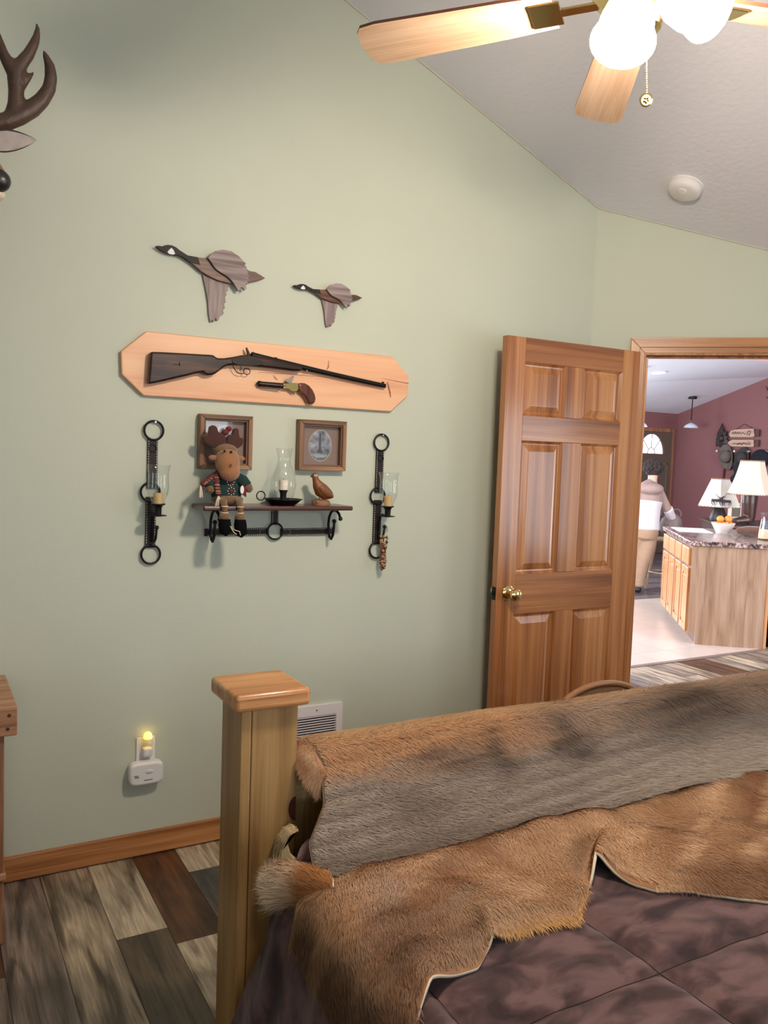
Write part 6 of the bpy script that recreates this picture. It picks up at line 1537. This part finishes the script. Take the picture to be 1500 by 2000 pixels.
def sign(P, label, marks):
    c = P[0]
    r = empty('wooden_sign', (c[0], YW, c[1]), label, 'sign', 'hanging wooden signs')
    M_SG = wood('pale_sign_wood', (srgb(170,138,120), srgb(196,164,144), srgb(206,178,160)), 'x', long=3, across=20, rough=0.6)
    obj('board', MB().prism(P, YW-0.05, YW-0.02, 'y'), M_SG, r, bevel=0.006)
    xr = max(p[0] for p in P); zc = sum(p[1] for p in P)/len(P)
    obj('dark_end', MB().box((xr+0.003, YW-0.05, zc-0.05), (xr+0.075, YW-0.01, zc+0.055)), plain('bark_end', srgb(92,62,56), rough=0.8, noise=0.3, nscale=40), r, bevel=0.01)
    mb = MB()
    for s in marks: mb.tube([(p[0], YW-0.0515, p[1]) for p in s[0]], s[1], 6)
    obj('painted_marks', mb, plain('brown_sign_paint', srgb(96,66,58), rough=0.8), r)
    return r
s1p = [(-5.7995,2.0680),(-5.7254,2.0834),(-5.3968,2.0961),(-5.3700,1.9789),(-5.4047,1.9634),(-5.8011,1.9636),(-5.8331,2.0119)]
s2p = [(-5.8247,1.8993),(-5.7697,1.9235),(-5.3838,1.9243),(-5.3678,1.8306),(-5.3935,1.8148),(-5.7807,1.8191),(-5.8508,1.8669)]
mk1 = []
for (a, b_) in ((1431,1434),(1435,1438),(1439,1442),(1443,1446),(1447,1449)):
    pass
t1 = [(-5.7669,2.0117),(-5.7511,2.0516),(-5.7293,2.0115),(-5.7136,2.0514),(-5.6919,2.0114),(-5.6757,2.0431),(-5.6547,2.0112),(-5.6385,2.0429),(-5.6084,2.0111),(-5.5826,2.0347),(-5.5539,2.0187),(-5.5259,2.0107)]
mk1.append((t1, 0.006))
t1 = [(-5.4974,1.9949),(-5.4918,2.0421),(-5.4664,2.0654),(-5.4382,2.0496),(-5.4442,2.0104),(-5.4719,2.0184),(-5.4515,1.9869)]
mk1.append((t1, 0.006))
t2 = [([(-5.7460,1.8595),(-5.7091,1.8677),(-5.6619,1.8600)], 0.005), ([(-5.6613,1.8521),(-5.6161,1.8683),(-5.5781,1.8526)], 0.010), ([(-5.5689,1.8527),(-5.5523,1.8765),(-5.5146,1.8610)], 0.009), ([(-5.4975,1.8768),(-5.4952,1.8453),(-5.4679,1.8455),(-5.4703,1.8770),(-5.4432,1.8771),(-5.4408,1.8457),(-5.4234,1.8537)], 0.005)]
sign(s1p, 'upper of two pale wooden signs hanging on the red wall', mk1)
sign(s2p, 'lower of two pale wooden signs with dark painted shapes', t2)
ch = [(-5.7244,2.0918),(-5.5912,2.1697),(-5.4222,2.0968)]
o = obj('hanging_wire', MB().tube([(p[0], YW-0.01, p[1]) for p in ch], 0.0035, 6), M_DARK, origin=(ch[1][0], YW, ch[1][1]))
tag(o, 'thin wire holding the upper wooden sign', 'wire')
# dark leafy wall star
st = [(-5.9578,1.9463)][0]
wl = empty('wall_star', (st[0], YW, st[1]), 'dark metal leaf star on the red wall left of the signs', 'wall decoration')
mb = MB()
for k, (a, ln) in enumerate(((95,0.24),(150,0.12),(188,0.12),(230,0.17),(285,0.13),(330,0.16),(10,0.11),(55,0.14),(125,0.15),(258,0.15))):
    a = math.radians(a); d = Vector((math.cos(a), 0, math.sin(a))); n_ = Vector((-d.z, 0, d.x)); c = Vector((st[0], YW-0.03, st[1]))
    P = [c - n_*0.02, c + d*ln*0.5 - n_*0.05 + Vector((0,-0.04,0)), c + d*ln + Vector((0,-0.015,0)), c + d*ln*0.5 + n_*0.05 + Vector((0,-0.04,0)), c + n_*0.02]
    B = [p + Vector((0, 0.02, 0)) for p in P]
    mb.add([tuple(p) for p in P+B], [(0,1,2,3,4), (9,8,7,6,5)]+[(i, 5+i, 5+(i+1) % 5, (i+1) % 5) for i in range(5)])
obj('leaves', mb, plain('dark_bronze', srgb(56,44,44), rough=0.5, noise=0.3, nscale=30), wl)
obj('center', MB().ball((st[0], YW-0.07, st[1]), (0.05,0.03,0.05), 14, 10), plain('dark_bronze_boss', srgb(48,38,38), rough=0.5), wl, smooth=True)
ag = [(-5.2264,2.7269),(-5.1875,2.6715),(-5.1339,2.6460),(-5.0829,2.6511),(-5.2055,2.5655),(-5.1609,2.5483),(-5.1074,2.5234),(-5.0378,2.5055)]
o = obj('antler_rack', MB().tube([(p[0], YW-0.05, p[1]) for p in ag[:4]], [0.006,0.011,0.015,0.017], 8).tube([(p[0], YW-0.05, p[1]) for p in ag[4:8]], [0.006,0.012,0.016,0.018], 8).tube([(ag[3][0], YW-0.05, ag[3][1]), (ag[3][0]+0.08, YW-0.03, ag[7][1]-0.12), (ag[7][0], YW-0.05, ag[7][1])], 0.02, 8), M_ANTLER, smooth=True, origin=(ag[3][0], YW, ag[3][1]))
tag(o, 'brown antler tips high on the red wall at the right edge', 'antlers')

# ------------------------------------------------------------------ stool and bag behind the island, person at the far end
GX = Vector((-3.93, 7.76, 0))
stl = empty('wooden_stool', tuple(GX), 'pale wooden stool behind the end of the island', 'stool')
M_STL = wood('pale_stool_wood', (srgb(150,124,100), srgb(186,160,134), srgb(204,182,156)), 'z', rough=0.5)
obj('seat', MB().lathe((GX.x,GX.y,0.60), [(0.0,0.0),(0.15,0.0),(0.16,0.012),(0.155,0.03),(0.0,0.032)], 24), M_STL, stl, smooth=True)
for k in range(4):
    a = PI/4+k*PI/2; obj('leg', MB().tube([(GX.x+0.10*math.cos(a),GX.y+0.10*math.sin(a),0.60), (GX.x+0.19*math.cos(a),GX.y+0.19*math.sin(a),0.008)], [0.014,0.017], 10), M_STL, stl, smooth=True)
obj('foot_ring', MB().ring((GX.x,GX.y,0.22), (0,0,1), 0.16, 0.010, 28, 8), M_STL, stl, smooth=True)
bgp = Vector((GX.x+0.03, GX.y+0.05, 0.655))
bag = empty('tote_bag', tuple(bgp), 'grey knitted bag with loop handles on the stool beside the person', 'bag')
M_BAG = plain('grey_wool_bag', srgb(132,118,114), rough=0.95, noise=0.4, nscale=30, bump=0.6, bscale=120)
obj('bag_body', MB().tube([tuple(bgp+Vector((0,0,0.055))), tuple(bgp+Vector((0,0,0.12))), tuple(bgp+Vector((0,0,0.20))), tuple(bgp+Vector((0,0,0.25)))], [0.125,0.135,0.115,0.07], 18), M_BAG, bag, smooth=True, angle=180)
obj('bag_handle', MB().ring(tuple(bgp+LU*-0.06+Vector((0,0,0.27))), tuple(LA), 0.060, 0.008, 22, 8), M_BAG, bag, smooth=True)
obj('bag_handle', MB().ring(tuple(bgp+LU*0.05+Vector((0,0,0.26))), tuple(LA), 0.060, 0.008, 22, 8), M_BAG, bag, smooth=True)

PX = 0.00598
PB = Vector((-3.921, 7.339, 0))
def hp(s, t, z):
    """s to the right, t away from the bedroom, metres, around the person's standing point"""
    v = PB + LU*s + LA*t; return (v.x, v.y, z)
per = empty('person', hp(0.05, 0.05, 0), 'person seen from behind in a beige-and-white hooded jacket and khaki trousers, reaching right', 'person')
M_FLESH = plain('skin', srgb(206,160,142), rough=0.55, sss=0.1)
mb = MB()
mb.tube([hp(0.115,0.06,1.25), hp(0.12,0.06,1.32), hp(0.125,0.065,1.38)], [0.062,0.052,0.056], 16)                    # neck
mb.ball(hp(0.125,0.085,1.445), (0.074,0.086,0.108), 22, 16, Matrix.Rotation(math.atan2(LU.y, LU.x), 3, 'Z'))          # skull
mb.ball(hp(0.128,0.135,1.405), (0.052,0.052,0.062), 16, 12, Matrix.Rotation(math.atan2(LU.y, LU.x), 3, 'Z'))          # face
mb.ball(hp(0.130,0.190,1.415), (0.013,0.018,0.018), 10, 8)                                                           # nose
for s in (-0.070, 0.074): mb.ball(hp(0.125+s,0.085,1.425), (0.012,0.018,0.028), 10, 8)                               # ears
mb.tube([hp(0.08,0.04,1.24), hp(0.08,0.03,1.1), hp(0.07,0.03,0.95), hp(0.06,0.02,0.80), hp(0.06,0.02,0.72)], [0.12,0.13,0.115,0.13,0.13], 18)
mb.tube([hp(0.19,0.05,1.195), hp(0.262,0.05,1.07), hp(0.325,0.07,0.965)], [0.052,0.044,0.037], 12)
mb.tube([hp(0.325,0.07,0.965), hp(0.385,0.13,0.895), hp(0.435,0.19,0.835)], [0.037,0.033,0.026], 12)
mb.tube([hp(-0.08,0.05,1.195), hp(-0.13,0.06,1.05), hp(-0.13,0.10,0.93)], [0.052,0.044,0.037], 12)
mb.tube([hp(-0.13,0.10,0.93), hp(-0.11,0.18,0.87), hp(-0.09,0.26,0.83)], [0.037,0.033,0.026], 12)
def hand(w, d, side, drop):
    """palm and five fingers continuing from wrist w along d"""
    w = Vector(w); d = Vector(d).normalized(); s = d.cross(Vector((0,0,1))).normalized(); up = s.cross(d)
    mb.tube([tuple(w), tuple(w+d*0.03), tuple(w+d*0.075)], [0.024,0.032,0.030], 12, flat=1.0)
    for i, (o_, ln) in enumerate(((-0.027,0.062),(-0.009,0.074),(0.009,0.070),(0.026,0.056))):
        b0 = w+d*0.072+s*o_; b1 = b0+d*ln*0.5-up*0.010*drop; b2 = b0+d*ln*0.85-up*0.030*drop
        mb.tube([tuple(b0), tuple(b1), tuple(b2)], [0.0105,0.0095,0.0075], 8)
    b0 = w+d*0.025+s*side*0.024; mb.tube([tuple(b0), tuple(b0+d*0.03+s*side*0.026-up*0.01), tuple(b0+d*0.055+s*side*0.030-up*0.022)], [0.012,0.0105,0.008], 8)
hand(hp(0.445,0.20,0.825), Vector(hp(0.49,0.25,0.79))-Vector(hp(0.435,0.19,0.835)), -1, 1.0)
hand(hp(-0.085,0.27,0.825), Vector(hp(-0.05,0.33,0.80))-Vector(hp(-0.09,0.26,0.83)), 1, 1.0)
mb.tube([hp(0.085,0.02,0.72), hp(0.06,0.0,0.45), hp(0.02,0.02,0.40), hp(0.0,0.03,0.10)], [0.075,0.055,0.05,0.04], 14)
mb.tube([hp(-0.03,0.03,0.72), hp(-0.05,0.08,0.42), hp(-0.07,0.12,0.10)], [0.075,0.055,0.04], 14)
obj('body', mb, M_FLESH, per, remesh=0.0065)
mb = MB(); rh = random.Random(6)
mb.ball(hp(0.125,0.07,1.455), (0.104,0.100,0.105), 20, 14, Matrix.Rotation(math.atan2(LU.y, LU.x), 3, 'Z'))
for i in range(420):
    a = rh.uniform(0, 2*PI); e = rh.uniform(-0.35, 1.3)
    q = Vector((math.cos(a)*math.cos(e), math.sin(a)*math.cos(e), math.sin(e)))
    if q.y > 0.55 and q.z < 0.5: continue
    mb.ball(hp(0.125+0.104*q.x, 0.068+0.102*q.y, 1.452+0.100*q.z), rh.uniform(0.008, 0.019), 7, 5)
obj('hair', mb, plain('curly_brown_hair', srgb(46,34,30), rough=0.8, noise=0.4, nscale=60, bump=0.9, bscale=120), per, smooth=True)
M_JB = plain('beige_fleece', srgb(158,134,126), rough=0.95, noise=0.12, nscale=40)
M_JW = plain('white_fleece', srgb(214,206,210), rough=0.95)
mb = MB()
mb.tube([hp(0.082,0.045,1.285), hp(0.082,0.045,1.245), hp(0.080,0.04,1.18), hp(0.078,0.035,1.08), hp(0.076,0.03,1.055)], [0.085,0.125,0.150,0.155,0.155], 22)
mb.ball(hp(0.07,-0.035,1.215), (0.15,0.15,0.075), 20, 12)
mb.tube([hp(0.165,0.05,1.205), hp(0.225,0.05,1.12), hp(0.285,0.055,1.02), hp(0.318,0.065,0.975)], [0.072,0.062,0.056,0.054], 16)
mb.tube([hp(-0.06,0.05,1.205), hp(-0.13,0.055,1.05), hp(-0.135,0.09,0.96)], [0.078,0.066,0.060], 16)
obj('jacket_yoke', mb, M_JB, per, remesh=0.010)
mb = MB()
mb.tube([hp(0.077,0.03,1.075), hp(0.070,0.03,0.97), hp(0.060,0.025,0.85), hp(0.058,0.02,0.742)], [0.157,0.148,0.152,0.158], 22)
mb.tube([hp(0.318,0.062,0.985), hp(0.355,0.10,0.935), hp(0.40,0.145,0.882), hp(0.43,0.185,0.842)], [0.060,0.054,0.047,0.042], 16)
mb.tube([hp(-0.134,0.085,0.97), hp(-0.125,0.13,0.91), hp(-0.10,0.225,0.85)], [0.060,0.052,0.042], 16)
obj('jacket_body', mb, M_JW, per, remesh=0.010)
obj('hood', MB().ball(hp(0.075,-0.07,1.20), (0.115,0.07,0.075), 20, 12, Matrix.Rotation(math.atan2(LU.y, LU.x), 3, 'Z')), plain('beige_hood_fleece', srgb(140,118,112), rough=0.95, noise=0.15, nscale=40), per, smooth=True)
mb = MB()
mb.tube([hp(0.055,0.02,0.775), hp(0.055,0.02,0.70), hp(0.05,0.02,0.64)], [0.148,0.152,0.140], 22)
mb.tube([hp(0.105,0.02,0.70), hp(0.085,0.01,0.55), hp(0.055,0.0,0.42), hp(0.03,0.015,0.30), hp(0.01,0.025,0.16), hp(0.0,0.03,0.075)], [0.102,0.094,0.082,0.078,0.076,0.078], 18)
mb.tube([hp(-0.015,0.03,0.70), hp(-0.035,0.06,0.50), hp(-0.055,0.09,0.30), hp(-0.07,0.12,0.085)], [0.098,0.086,0.078,0.076], 18)
for z in (0.10, 0.14, 0.40, 0.44): mb.ring(hp(0.008 if z < 0.3 else 0.055, 0.025 if z < 0.3 else 0.0, z), (0.1,0.1,1), 0.072, 0.008, 20, 6)
obj('trousers', mb, plain('khaki_cotton', srgb(168,138,112), rough=0.9, noise=0.12, nscale=25), per, remesh=0.010)
M_SHOE = plain('black_shoe', srgb(34,34,40), rough=0.5)
for (s, t, k) in ((0.0, 0.05, 0.0), (-0.075, 0.15, 0.0)):
    obj('shoe', MB().tube([hp(s,t-0.075,0.036), hp(s,t-0.02,0.042), hp(s+0.01,t+0.07,0.037), hp(s+0.02,t+0.15,0.029)], [0.036,0.041,0.042,0.027], 14), M_SHOE, per, smooth=True, angle=180)
